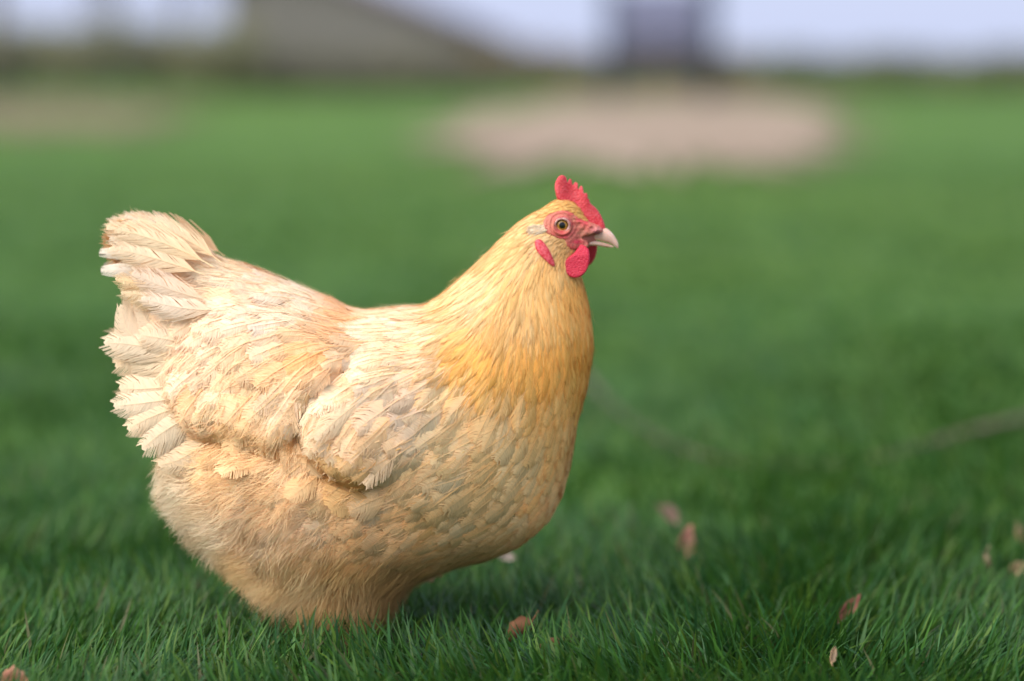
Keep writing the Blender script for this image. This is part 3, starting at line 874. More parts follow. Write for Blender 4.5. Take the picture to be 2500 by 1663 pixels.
near_n = bvh.find_nearest
def wrap_feather(root, n0, T, L, Wd, lift, loose, sharp, nb, base, h0):
    X, Yv, Z, SH, ED, F = template(nb, loose, sharp)
    B = np.cross(n0, T)
    curl = rng.normal() * 0.10
    P = root + T * (Yv * L)[:, None] + B * ((X + curl * Yv ** 2) * Wd)[:, None]
    camber = (0.13 if sharp < 0.4 else 0.06) * X * X
    cup = rng.normal() * 0.07
    H = h0 + (0.26 if sharp < 0.4 else 0.18) * np.tan(lift) * L * (np.clip(Yv, 0, 2) ** 1.3) + Wd * (Z - camber + cup * X + 0.10)
    # lattice of closest points on the body, interpolated to the barbs
    gx = np.array([-1.15, 0.0, 1.15]); gy = np.array([0.0, 0.28, 0.56, 0.84, 1.12])
    LQ = np.empty((5, 3, 3)); LN = np.empty((5, 3, 3))
    for a in range(5):
        for b in range(3):
            p = root + T * (gy[a] * L) + B * ((gx[b] + curl * gy[a] ** 2) * Wd)
            q, n, _, d = near_n(p)
            f = min(1.0, max(0.7 if root[0] > -0.09 else 0.0, 1.35 - d / (0.42 * L)))
            LQ[a, b] = np.array(q) * f + p * (1 - f)
            LN[a, b] = np.array(n) * f + n0 * (1 - f)
    fy = np.clip(Yv / 0.28, 0, 3.999); ia = fy.astype(int); ty = (fy - ia)[:, None]
    fx = np.clip((X + 1.15) / 1.15, 0, 1.999); ib = fx.astype(int); tx = (fx - ib)[:, None]
    bil = lambda A: (A[ia, ib] * (1 - tx) + A[ia, ib + 1] * tx) * (1 - ty) + (A[ia + 1, ib] * (1 - tx) + A[ia + 1, ib + 1] * tx) * ty
    N = bil(LN); N /= np.linalg.norm(N, axis=1, keepdims=True) + 1e-9
    Q = bil(LQ) + N * H[:, None]
    N = N + B * (X * 0.30)[:, None] - T * 0.10
    tw = (np.arange(len(X)) % 2 * 2 - 1)
    N += T * (tw * 0.12)[:, None]
    return Q, F, N, tint(base, SH, ED, Yv, sharp, rng.normal(), rng.normal())

def flat_feather(root, tip, Wd, y0, y1, bend, loose, sharp, nb, base, face=-1, tiltw=0.3, square=False, speck=0):
    """large tail and flank feathers that stand free: root and tip in hen metres (x,z)"""
    X, Yv, Z, SH, ED, F = template(nb, loose, sharp)
    a = np.array([root[0], y0, root[1]]); b = np.array([tip[0], y1, tip[1]])
    T = b - a; L = np.linalg.norm(T); T = T / L
    N0 = np.array([0, face, 0.0]) + np.array([0, 0, 0.25]); N0 -= T * N0.dot(T); N0 /= np.linalg.norm(N0)
    B = np.cross(N0, T)
    Ys = np.minimum(Yv, 0.93) / 0.93 if square else Yv
    P = a + T * (Ys * L)[:, None] + B * (X * Wd + bend * (4 * Yv * (1 - Yv)) + 0)[:, None] + N0 * (Wd * (Z - 0.30 * X * X + 0.05))[:, None]
    N = N0 + B * (X * 0.4)[:, None]
    tw = (np.arange(len(X)) % 2 * 2 - 1)
    N = N + T * (tw * 0.12)[:, None]
    c = tint(base, SH, ED, Yv, sharp, rng.normal() * 0.5, rng.normal() * 0.5)
    if speck:
        d = (rng.random(len(X)) < speck) & (ED > 0.3) & (Yv > 0.45)
        c[d] = c[d] * np.array([0.55, 0.36, 0.24])
    return P, F, N, c

# ---- scatter over the body
area_f = np.array([p.area for p in me.polygons]); cen_f = np.empty(len(polys) * 3, np.float32); me.polygons.foreach_get('center', cen_f); cen_f = cen_f.reshape(-1, 3).astype(float)
NC = 60000
idx = rng.choice(len(polys), NC, p=area_f / area_f.sum())
cand = cen_f[idx] + rng.normal(size=(NC, 3)) * 0.0007
nrm_f = np.empty(len(polys) * 3, np.float32); me.polygons.foreach_get('normal', nrm_f); nrm_f = BN[np.array([p[0] for p in polys])]; nrm_f /= np.linalg.norm(nrm_f, axis=1, keepdims=True) + 1e-9
cn = nrm_f[idx]
cpx, cpy = proj(cand)
flow = idw(FLOW, cpx, cpy); flow += rng.normal(size=flow.shape) * 0.10
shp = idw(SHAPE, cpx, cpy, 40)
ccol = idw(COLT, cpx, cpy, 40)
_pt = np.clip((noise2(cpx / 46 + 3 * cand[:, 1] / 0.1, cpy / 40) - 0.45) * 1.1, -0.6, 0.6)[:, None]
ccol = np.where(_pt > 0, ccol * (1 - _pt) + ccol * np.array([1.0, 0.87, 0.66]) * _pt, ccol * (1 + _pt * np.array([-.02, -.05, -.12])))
EYE_PX = (1371.5, 547.5)
FACE = [(1326, 548), (1334, 530), (1350, 519), (1372, 513), (1394, 519), (1410, 532), (1426, 540), (1440, 546), (1458, 553), (1468, 562), (1458, 568), (1436, 572), (1420, 579), (1432, 588), (1434, 600), (1418, 606), (1398, 606), (1384, 596), (1378, 582), (1362, 576), (1344, 570), (1332, 560)]
face_poly = closed_spline(FACE, 5)
bare = inside(face_poly, cpx, cpy) | (cpx > 1462) & (cpy < 640) | (cpx > 1418) & (cpy > 550) & (cpy < 620)
EARL = [(1306, 584), (1318, 580), (1332, 594), (1344, 614), (1354, 641), (1347, 644), (1330, 630), (1315, 615), (1306, 599)]
_e = closed_spline(EARL, 4); bare |= inside(_e.mean(0) + (_e - _e.mean(0)) * 0.72, cpx, cpy)
WBARE = [(1405, 596), (1440, 600), (1440, 650), (1415, 664), (1392, 652), (1384, 634), (1396, 616)]
bare |= inside(np.array(WBARE, float), cpx, cpy)
from collections import defaultdict
grid = defaultdict(list); CS = 0.006
chosen = []
rad = np.clip(np.minimum(shp[:, 1] * 0.68, shp[:, 0] * 0.36), 2.2, 40) * S
for i in range(NC):
    if bare[i]: continue
    p = cand[i]; r = rad[i]; kc = (p / CS).astype(int); R = int(r / CS) + 1; ok = True
    for a in range(-R, R + 1):
        for b in range(-R, R + 1):
            for c in range(-R, R + 1):
                for q in grid.get((kc[0] + a, kc[1] + b, kc[2] + c), ()):
                    d = cand[q] - p
                    if d.dot(d) < r * r: ok = False; break
                if not ok: break
            if not ok: break
        if not ok: break
    if ok:
        chosen.append(i); grid[tuple(kc)].append(i)
print('feathers', len(chosen))

tick('scatter')
wing_in = inside(P_wing, cpx, cpy)
_we = P_wing[(P_wing[:, 0] < 930) & (P_wing[:, 1] > 880)]
wing_d = np.full(NC, 1e3); _k = np.nonzero(wing_in)[0]
wing_d[_k] = np.sqrt(((np.stack([cpx[_k], cpy[_k]], 1)[:, None] - _we[None]) ** 2).sum(2)).min(1)
feathers = []      # (Q, F, N, C, near, size, px, py)
for i in chosen:
    n0 = cn[i]; d = np.array([flow[i, 0], 0, -flow[i, 1]])
    T = d - n0 * d.dot(n0)
    l = np.linalg.norm(T)
    if l < 0.15: T = np.array([-0.4, 0, -0.9]); T -= n0 * T.dot(n0); l = np.linalg.norm(T)
    T /= l
    near = n0[1] < 0.25
    Lp, Wp, lift, loose, sharp = shp[i]
    j = 1 + 0.16 * rng.normal()
    L = Lp * S * np.clip(j, .7, 1.4); Wd = Wp * S * np.clip(1 + 0.13 * rng.normal(), .7, 1.35)
    nb = (6 if Wp < 6 else (11 if Wp < 12 else (20 if Wp < 22 else 42))) if near else (5 if Wp < 12 else 9)
    if wing_in[i] and wing_d[i] < 42: L *= 0.45 + 0.55 * wing_d[i] / 42
    root = cand[i] - T * L * (0.45 if not (wing_in[i] and wing_d[i] < 42) else 0.7)
    q, nn, _, _ = near_n(root); root = np.array(q)
    lift_j = max(0.01, lift * (1 + 0.45 * rng.normal()))
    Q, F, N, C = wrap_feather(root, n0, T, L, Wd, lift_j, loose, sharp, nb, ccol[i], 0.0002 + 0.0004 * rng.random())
    feathers.append((Q, F, N, C, near, L * Wd * max(0.15, -n0[1] + 0.3), cpx[i], cpy[i]))

# ---- tail, flank and wing edge feathers that stand free
xz = lambda px, py: (lambda w: (w[0], w[2]))(unproj(px, py, 0.0))
cA = np.array
FREE = [  # root, tip, half width px, bend px, loose, sharp, colour, depth near root, depth near tip, square, speck
    ((520, 640), (252, 548), 40, -14, .7, .2, (.88, .68, .44), .034, .020, 0, .10),
    ((540, 632), (330, 528), 34, -12, .9, .2, (.88, .69, .46), .026, .014, 0, .03),
    ((470, 600), (300, 524), 30, -8, 1., .3, (.86, .70, .50), .014, .008, 0, .05),
    ((430, 575), (262, 540), 30, -6, 1., .3, (.86, .72, .52), .006, .002, 0, .03),
    ((500, 660), (262, 596), 36, -6, .6, .1, (.88, .67, .45), .036, .024, 0, .02),
    ((430, 620), (242, 614), 16, -2, .1, .0, (.86, .78, .66), .016, .012, 1, 0),
    ((430, 645), (246, 655), 18, 2, .1, .0, (.86, .77, .64), .020, .016, 1, 0),
    ((430, 600), (262, 578), 22, -4, .2, .0, (.86, .74, .56), .020, .015, 0, .02),
    ((460, 690), (276, 672), 36, 6, .6, .2, (.84, .62, .36), .034, .024, 0, .16),
    ((470, 700), (290, 705), 34, 8, .7, .1, (.85, .65, .41), .038, .026, 0, .08),
    ((520, 720), (318, 652), 34, 8, .6, .1, (.84, .64, .46), .048, .034, 0, .02),
    ((540, 740), (340, 712), 34, 10, .6, .1, (.85, .66, .48), .054, .040, 0, 0),
    ((430, 830), (292, 722), 30, 22, .3, .0, (.88, .80, .66), .032, .022, 0, 0),
    ((480, 830), (318, 800), 34, 16, .4, .1, (.86, .72, .52), .046, .034, 0, 0),
    ((460, 862), (254, 828), 36, -10, .7, .1, (.88, .79, .62), .044, .028, 0, 0),
    ((460, 880), (276, 882), 34, -6, .6, .1, (.86, .72, .50), .040, .026, 0, 0),
    ((470, 915), (276, 928), 34, -12, .7, .1, (.88, .78, .60), .048, .030, 0, 0),
    ((480, 945), (278, 984), 32, -10, .7, .1, (.88, .77, .58), .052, .034, 0, 0),
    ((490, 965), (306, 1026), 34, -12, .5, .1, (.86, .73, .52), .056, .040, 0, 0),
    ((510, 985), (342, 1072), 36, -12, .5, .1, (.86, .74, .54), .062, .044, 0, 0),
    ((530, 1015), (380, 1112), 32, -8, .6, .1, (.86, .72, .50), .064, .046, 0, 0),
]
r_ = np.random.default_rng(4)
for f in list(FREE[12:]) + list(FREE[12:]):      # fuller layers under the flank feathers
    jx, jy = r_.normal() * 16, r_.normal() * 18
    FREE.insert(0, ((f[0][0] + jx + 18, f[0][1] + jy), (f[1][0] + 26 + abs(jx), f[1][1] + jy * 1.2 + 8), f[2] * (0.85 + .3 * r_.random()), f[3] + r_.normal() * 6, f[4], f[5], f[6], f[7] + .004 * r_.random(), max(.002, f[8] - .012 * r_.random()), 0, 0))
FREE = [f if (f[1][1] < 715 and f[1][0] < 345) else (f[0], (f[1][0] + 9 * r_.normal(), f[1][1] + 12 * r_.normal()), f[2] * (1.1 + 0.4 * r_.random()), f[3] + 16 * r_.normal(), f[4] * 0.5, f[5], tuple(np.array(f[6]) * 0.4 + 0.6 * (np.array(CRM) * (1 - m_) + np.array(APR) * m_))) + f[7:] for f, m_ in zip(FREE, r_.random(len(FREE)) * 0.55)]
for f in FREE:
    root, tip, hw, bend, loose, sharp, col, d0, d1, sq, sk = f
    for face in (-1, 1):
        a = shrink([root], d0)[0] if face < 0 else np.array(root); b = shrink([tip], d1)[0] if face < 0 else np.array(tip)
        Q, F, N, C = flat_feather(xz(*a), xz(*b), hw * S, face * d0, face * d1, bend * S * (1 if face < 0 else -1), loose, sharp, 64 if face < 0 else 16, cA(col), face, square=sq, speck=sk)
        feathers.append((Q, F, N, C, face < 0, 1.0 if face < 0 else 0, tip[0], tip[1]))
for i in range(26):      # far thigh
    x = 1000 + 70 * r_.random(); ln = 60 + 30 * r_.random()
    tip = (x + 6, 1412 + 22 * r_.random()); root = (x + 16, tip[1] - ln)
    Q, F, N, C = flat_feather(xz(*root), xz(*tip), 16 * S, 0.015 + 0.03 * r_.random(), 0.015 + 0.03 * r_.random(), 0.003 * r_.normal(), .8, .3, 16, cA((.78, .52, .26)), -1)
    feathers.append((Q, F, N, C, True, 0.0, tip[0], tip[1]))
# folded wing edge
wing_y = lambda px, py: float(body_f.at(px, py, W1)) * S
for (r0, t0_, hw, off, col) in [((900, 852), (730, 1020), 20, .004, (.93, .76, .56)), ((920, 862), (738, 1034), 20, .005, (.93, .77, .58)), ((935, 880), (752, 1040), 22, .005, (.92, .72, .48)), ((960, 900), (770, 1040), 32, .007, (.88, .66, .42)), ((900, 1000), (770, 1095), 36, .006, (.87, .64, .38)),
                                ((930, 1040), (800, 1130), 36, .006, (.86, .62, .36)), ((980, 1060), (850, 1158), 34, .005, (.80, .50, .20)), ((990, 1040), (890, 1150), 36, .006, (.84, .60, .36))]:
    for face in (-1, 1):
        a = shrink([r0], 0.085)[0]; b = shrink([t0_], 0.085)[0]
        ya = wing_y(*a) + off * 0.6; yb = wing_y(*b) + off * 1.3
        yb = max(yb, ya - 0.016)
        Q, F, N, C = flat_feather(xz(*a), xz(*b), hw * S, face * ya, face * yb, -10 * S * (1 if face < 0 else -1), .25, .1, 60 if face < 0 else 14, cA(col), face)
        feathers.append((Q, F, N, C, face < 0, 0.9 if face < 0 else 0, 900, 1000))

tick('feathers')
# ---- which feathers stand as objects of their own
order = sorted(range(len(feathers)), key=lambda k: -feathers[k][5] * feathers[k][4])
single = set(order[:296])
P_tail = np.array([(200, 480), (470, 480), (520, 640), (480, 720), (400, 760), (200, 760)])
def region(k):
    px, py = np.array([feathers[k][6]]), np.array([feathers[k][7]])
    if inside(P_wing, px, py)[0]: return 'wing' if feathers[k][4] else 'wing_far'
    if inside(P_tail, px, py)[0]: return 'tail'
    return 'plumage'
groups = defaultdict(list)
for k in range(len(feathers)):
    if k not in single: groups[region(k)].append(k)
def join_feathers(name, ks):
    V, F, N, C, off = [], [], [], [], 0
    for k in ks:
        Q, f, n, c = feathers[k][:4]
        V.append(Q); F.append(f + off); N.append(n); C.append(c); off += len(Q)
    return mesh_np(name, np.concatenate(V), np.concatenate(F), np.concatenate(C), np.concatenate(N), M_FEATHER, hen)
part = {}
for g, nm in (('plumage', 'plumage'), ('wing', 'wing'), ('wing_far', 'wing'), ('tail', 'tail')):
    if groups[g]: part[g] = join_feathers(nm, groups[g])
part['plumage']['kind'] = 'stuff'
for k in sorted(single):
    Q, f, n, c = feathers[k][:4]
    g = region(k)
    mesh_np('feather', Q, f, c, n, M_FEATHER, part.get(g, body) if g != 'plumage' else body)

# ---- down: soft strands on flank and belly, fine fringe elsewhere
def down(n, seed):
    r = np.random.default_rng(seed)
    ii = r.choice(len(polys), n, p=area_f / area_f.sum())
    p = cen_f[ii] + r.normal(size=(n, 3)) * 0.0008; nn = nrm_f[ii]
    px, py = proj(p)
    FL = [(450, 1180, (1,)), (560, 1280, (1,)), (650, 1380, (1,)), (760, 1420, (1,)), (850, 1460, (1,)), (650, 1160, (.9,)), (760, 1260, (.75,)), (880, 1380, (.8,)), (960, 1420, (.7,)), (900, 1250, (.2,)), (1050, 1350, (.15,)), (1150, 1250, (.0,)), (500, 1050, (.35,)), (600, 950, (.25,)), (400, 950, (.3,)), (500, 750, (.2,)), (350, 600, (.45,)),
          (700, 800, (.15,)), (900, 850, (.08,)), (1000, 1000, (.08,)), (850, 1080, (.1,)), (1200, 700, (.02,)), (1300, 900, (.02,)), (1350, 1150, (.0,)), (1380, 560, (.0,)), (1200, 900, (.02,)), (1100, 800, (.03,))]
    wgt = idw(FL, px, py, 40)[:, 0]
    k = r.random(n) < np.clip(wgt * 1.05 + 0.06 * (px < 1150), 0, 1) * np.interp(np.abs(nn[:, 1]), [0.45, 0.8], [1.0, 0.38])
    p, nn, px, py, wgt = p[k], nn[k], px[k], py[k], wgt[k]; n = len(p)
    fl = idw(FLOW, px, py)
    # tufts: strands lean together
    cx, cy = px / 52, py / 52
    fl[:, 0] += (noise2(cx, cy) - 0.5) * 1.3; fl[:, 1] += (noise2(cx + 31, cy + 17) - 0.5) * 1.3
    fl += r.normal(size=fl.shape) * 0.12
    d = np.stack([fl[:, 0], r.normal(size=n) * 0.1, -fl[:, 1]], 1)
    T = d - nn * (d * nn).sum(1, keepdims=True); T /= np.linalg.norm(T, axis=1, keepdims=True) + 1e-9
    L = (22 + 58 * r.random(n) ** 1.4) * S * (0.6 + 0.5 * wgt) * np.interp(py, [1380, 1480], [1, 1.35])
    lift = 0.16 + 0.42 * r.random(n) * (0.15 + 0.85 * wgt) + (r.random(n) < 0.22) * wgt * 0.45 + 0.25 * (noise2(cx + 5, cy + 50) - 0.3)
    hang = (py > 1395) & (px < 1010)
    hd = np.stack([-0.30 + 0.25 * (noise2(px / 20, py / 30) - 0.5) * 2 + 0.1 * r.normal(size=n), -0.10 * np.sign(nn[:, 1]) * -1 + 0 * px, -np.ones(n)], 1)
    hd /= np.linalg.norm(hd, axis=1, keepdims=True)
    hk = (np.clip((py - 1395) / 60, 0, 1) * 0.8 * (px < 1010) * np.interp(px, [630, 760], [0, 1]))[:, None]
    T = T * (1 - hk) + hd * hk; T /= np.linalg.norm(T, axis=1, keepdims=True) + 1e-9
    L = L * (0.8 + 0.45 * hk[:, 0] * (0.4 + 1.2 * noise2(px / 24, py / 90 + 3)))
    B = np.cross(nn, T)
    wd = (0.00015 + 0.00014 * r.random(n))[:, None]
    V, NN = [], []
    base_h = (0.0012 + 0.0035 * r.random(n) * (0.3 + 0.7 * wgt))[:, None]
    sway = (r.normal(size=n) * 0.16)[:, None]
    for s, t in enumerate((0.0, 0.4, 0.75, 1.0)):
        up = np.sin(lift)[:, None] * (t - 0.28 * t * t)
        c = p + T * (L[:, None] * t * np.cos(lift)[:, None]) + nn * (L[:, None] * up + base_h) + B * (L[:, None] * sway * t * t)
        if t < 1:
            V += [c - B * wd * (1 - 0.6 * t), c + B * wd * (1 - 0.6 * t)]
        else: V += [c]
    V = np.stack(V, 1).reshape(-1, 3)
    base = np.arange(n)[:, None] * 7
    Qd = np.concatenate([base + np.array([0, 1, 3, 2]), base + np.array([2, 3, 5, 4])]); Tr = base + np.array([4, 5, 6])
    out_ = nn * np.array([1, 1, 0.15]); out_ /= np.linalg.norm(out_, axis=1, keepdims=True) + 1e-3
    low = np.clip((py - 1300) / 120, 0, 1)[:, None] * 0.75          # hanging strands face outwards
    N = nn * (1 - low) + out_ * low + T * 0.1 + r.normal(size=(n, 3)) * 0.12
    N = np.repeat(N, 7, axis=0)
    c = idw(COLT, px, py, 40) * (1 + r.normal(size=(n, 1)) * 0.06)
    g = np.clip(noise2(px / 42 + py / 60, py / 30) * 1.6 - 0.5, 0, 1)[:, None]
    c = c * (1 - 0.7 * g) + c * np.array([1.0, 0.92, 0.80]) * 0.7 * g
    c = np.repeat(np.clip(c, .02, .93), 7, axis=0)
    o = mesh_np('down', V, [Qd, Tr], c, N, M_DOWN, hen)
    o['kind'] = 'stuff'
down(200000, 21)

tick('down')
# ---- comb, wattles, lobes, beak
def inflated(name, pts, h, fn, mat, yc=0.0, smooth=3, parent=hen, spl=4, warp=None, iters=300):
    f = Field(closed_spline(pts, spl) if spl else np.array(pts, float), h, iters)
    w = fn(f)
    P, F = f.mesh(w)
    V = to_hen(P, yc)
    if warp: V = warp(V, P)
    o = mesh_np(name, V, F, mat=mat, parent=parent)
    if smooth: modded(o, [('SMOOTH', dict(factor=0.5, iterations=smooth))])
    return o

COMB = [(1361, 487), (1357, 474), (1354, 456), (1357, 443), (1363, 432), (1371, 427.5), (1379, 430), (1384, 438), (1385.5, 447), (1387.5, 442), (1391.5, 436.5), (1396, 440), (1397, 448), (1398.5, 453), (1402, 447), (1406.5, 445), (1411, 450), (1411.5, 460), (1413, 463), (1416, 456), (1419.5, 453.5), (1423.5, 460), (1425, 471),
        (1428, 472), (1431.5, 471), (1435, 477), (1435, 484), (1438, 486), (1442, 497), (1454, 507), (1465, 522), (1473.5, 540), (1478, 557), (1474, 566), (1456, 564), (1440, 556), (1426, 540), (1410, 520), (1394, 504), (1376, 494)]
COMB = [tuple(p) for p in COMB]
def comb_w(f):
    base = np.minimum(f.w * 0.62, 7.5)
    # thicker towards the skull, thin wavy blade above
    line = (f.Y - np.interp(f.X, [1355, 1400, 1440, 1478], [484, 505, 550, 566]))
    th = np.interp(line, [-60, -25, 0], [0.55, 0.75, 1.25])
    return base * th
def comb_warp(V, P):
    V[:, 1] += 0.0012 * np.sin(P[:, 0] / 11.0) * np.interp(P[:, 1], [430, 500, 540], [1.4, 0.8, 0])
    return V
inflated('comb', COMB, 1.3, comb_w, M_COMB, warp=comb_warp, spl=3, smooth=2)

WATT = [(1417, 594), (1428, 598), (1436, 607), (1438.5, 626), (1434, 649), (1422, 667), (1402, 674.5), (1385, 668), (1375, 655), (1372, 640), (1383, 627), (1400, 614), (1410, 602)]
def watt_w(f): return np.minimum(f.w * 0.5, 5.5)
def watt_warp(side):
    def g(V, P):
        out = np.interp(P[:, 1], [594, 620, 675], [-0.003, 0.001, 0.0035])
        cur = 0.00002 * (P[:, 0] - 1405) ** 2 * S * 30
        V[:, 1] += side * (out - cur)
        if side > 0: V[:, 0] += 0.0075; V[:, 2] += 0.006
        return V
    return g
inflated('wattle', WATT, 1.3, watt_w, M_WATTLE, yc=-0.0165, warp=watt_warp(-1))
inflated('wattle', WATT, 1.6, watt_w, M_WATTLE, yc=0.0165, warp=watt_warp(1))

def surf(px, py): return body_f.at(px, py, W1) * S
for side in (-1, 1):
    inflated('ear_lobe', EARL, 1.2, lambda f: np.minimum(f.w * 0.6, 6), M_LOBE, warp=lambda V, P: np.stack([V[:, 0], V[:, 1] + side * (surf(P[:, 0], P[:, 1]) + 0.0012), V[:, 2]], 1))

UB = [(1416, 584), (1440, 573), (1462, 562), (1477, 556), (1492, 566), (1503, 581), (1509.5, 595), (1509, 607), (1503, 603), (1494, 596.5), (1484, 592.5), (1458, 586), (1436, 584)]
LB = [(1404, 592), (1432, 586.5), (1458, 588.5), (1482, 594.5), (1496, 600), (1499, 604), (1482, 604), (1456, 600), (1434, 600), (1414, 600)]
bk = inflated('beak', UB, 1.2, lambda f: f.w * np.interp(f.X, [1415, 1450, 1500], [1.5, 1.05, 0.8]), M_BEAK)
inflated('lower_beak', LB, 1.2, lambda f: f.w * np.interp(f.X, [1405, 1440, 1500], [2.2, 1.7, 1.0]), M_BEAK)
m_dark = plain_mat('nostril_dark', (0.10, 0.03, 0.03), 0.7, 0.2)
for side in (-1, 1):
    NOS = [(1446, 563), (1451, 561), (1460, 565), (1467, 567), (1460, 569), (1451, 568)]
    f_ = Field(closed_spline(UB, 4), 1.2, 200)
    ww = f_.w * np.interp(f_.X, [1415, 1450, 1500], [1.5, 1.05, 0.8])
    inflated('nostril', NOS, 0.8, lambda f: np.minimum(f.w * 0.4, 0.7), m_dark, parent=bk, smooth=1,
             warp=lambda V, P: np.stack([V[:, 0], V[:, 1] + side * (np.interp(P[:, 0], [1440, 1480], [0.0105, 0.0062]) + 0.0026), V[:, 2]], 1))

# ---- bare red face
def face_mat():
    m, nt, p = new_mat('face_skin')
    at = nt.nodes.new('ShaderNodeAttribute'); at.attribute_name = 'Col'
    tc = nt.nodes.new('ShaderNodeTexCoord')
    nz = nt.nodes.new('ShaderNodeTexNoise'); nz.inputs['Scale'].default_value = 650; nz.inputs['Detail'].default_value = 4
    nt.links.new(tc.outputs['Object'], nz.inputs['Vector'])
    mp = nt.nodes.new('ShaderNodeMapRange'); mp.inputs[1].default_value = 0.3; mp.inputs[2].default_value = 0.7; mp.inputs[3].default_value = 0.72; mp.inputs[4].default_value = 1.2
    nt.links.new(nz.outputs['Fac'], mp.inputs[0])
    mu = nt.nodes.new('ShaderNodeMix'); mu.data_type = 'RGBA'; mu.blend_type = 'MULTIPLY'; mu.inputs[0].default_value = 1
    nt.links.new(at.outputs['Color'], mu.inputs[6]); nt.links.new(mp.outputs[0], mu.inputs[7])
    nt.links.new(mu.outputs[2], p.inputs['Base Color'])
    bp = nt.nodes.new('ShaderNodeBump'); bp.inputs['Strength'].default_value = 0.6; bp.inputs['Distance'].default_value = 0.0008
    nt.links.new(nz.outputs['Fac'], bp.inputs['Height']); nt.links.new(bp.outputs[0], p.inputs['Normal'])
    p.inputs['Roughness'].default_value = 0.55; p.inputs['Specular IOR Level'].default_value = 0.3
    p.inputs['Subsurface Weight'].default_value = 0.2; p.inputs['Subsurface Radius'].default_value = (0.003, 0.001, 0.0008); p.inputs['Subsurface Scale'].default_value = 1.0
    return m
M_FACE = face_mat()
eye_xz = xz(*EYE_PX)
eye_y = float(surf(*EYE_PX))
m_iris, nti, pi_ = new_mat('iris')
tci = nti.nodes.new('ShaderNodeTexCoord'); nzi = nti.nodes.new('ShaderNodeTexNoise'); nzi.inputs['Scale'].default_value = 900
nti.links.new(tci.outputs['Object'], nzi.inputs['Vector'])
cri = nti.nodes.new('ShaderNodeValToRGB'); cri.color_ramp.elements[0].color = (0.26, 0.11, 0.010, 1); cri.color_ramp.elements[1].color = (0.52, 0.27, 0.03, 1)
cri.color_ramp.elements[0].position = .35; cri.color_ramp.elements[1].position = .65
nti.links.new(nzi.outputs['Fac'], cri.inputs[0]); nti.links.new(cri.outputs[0], pi_.inputs['Base Color'])
pi_.inputs['Roughness'].default_value = 0.25; pi_.inputs['Coat Weight'].default_value = 0.35; pi_.inputs['Coat Roughness'].default_value = 0.03
m_pupil = plain_mat('pupil', (0.004, 0.004, 0.006), 0.06, 0.4, 0.3)
M_LID = noise_mat('eyelid_skin', (0.46, 0.20, 0.17), (0.66, 0.38, 0.33), 400, 0.55, 0.3, 0.5, 800, 0.15)

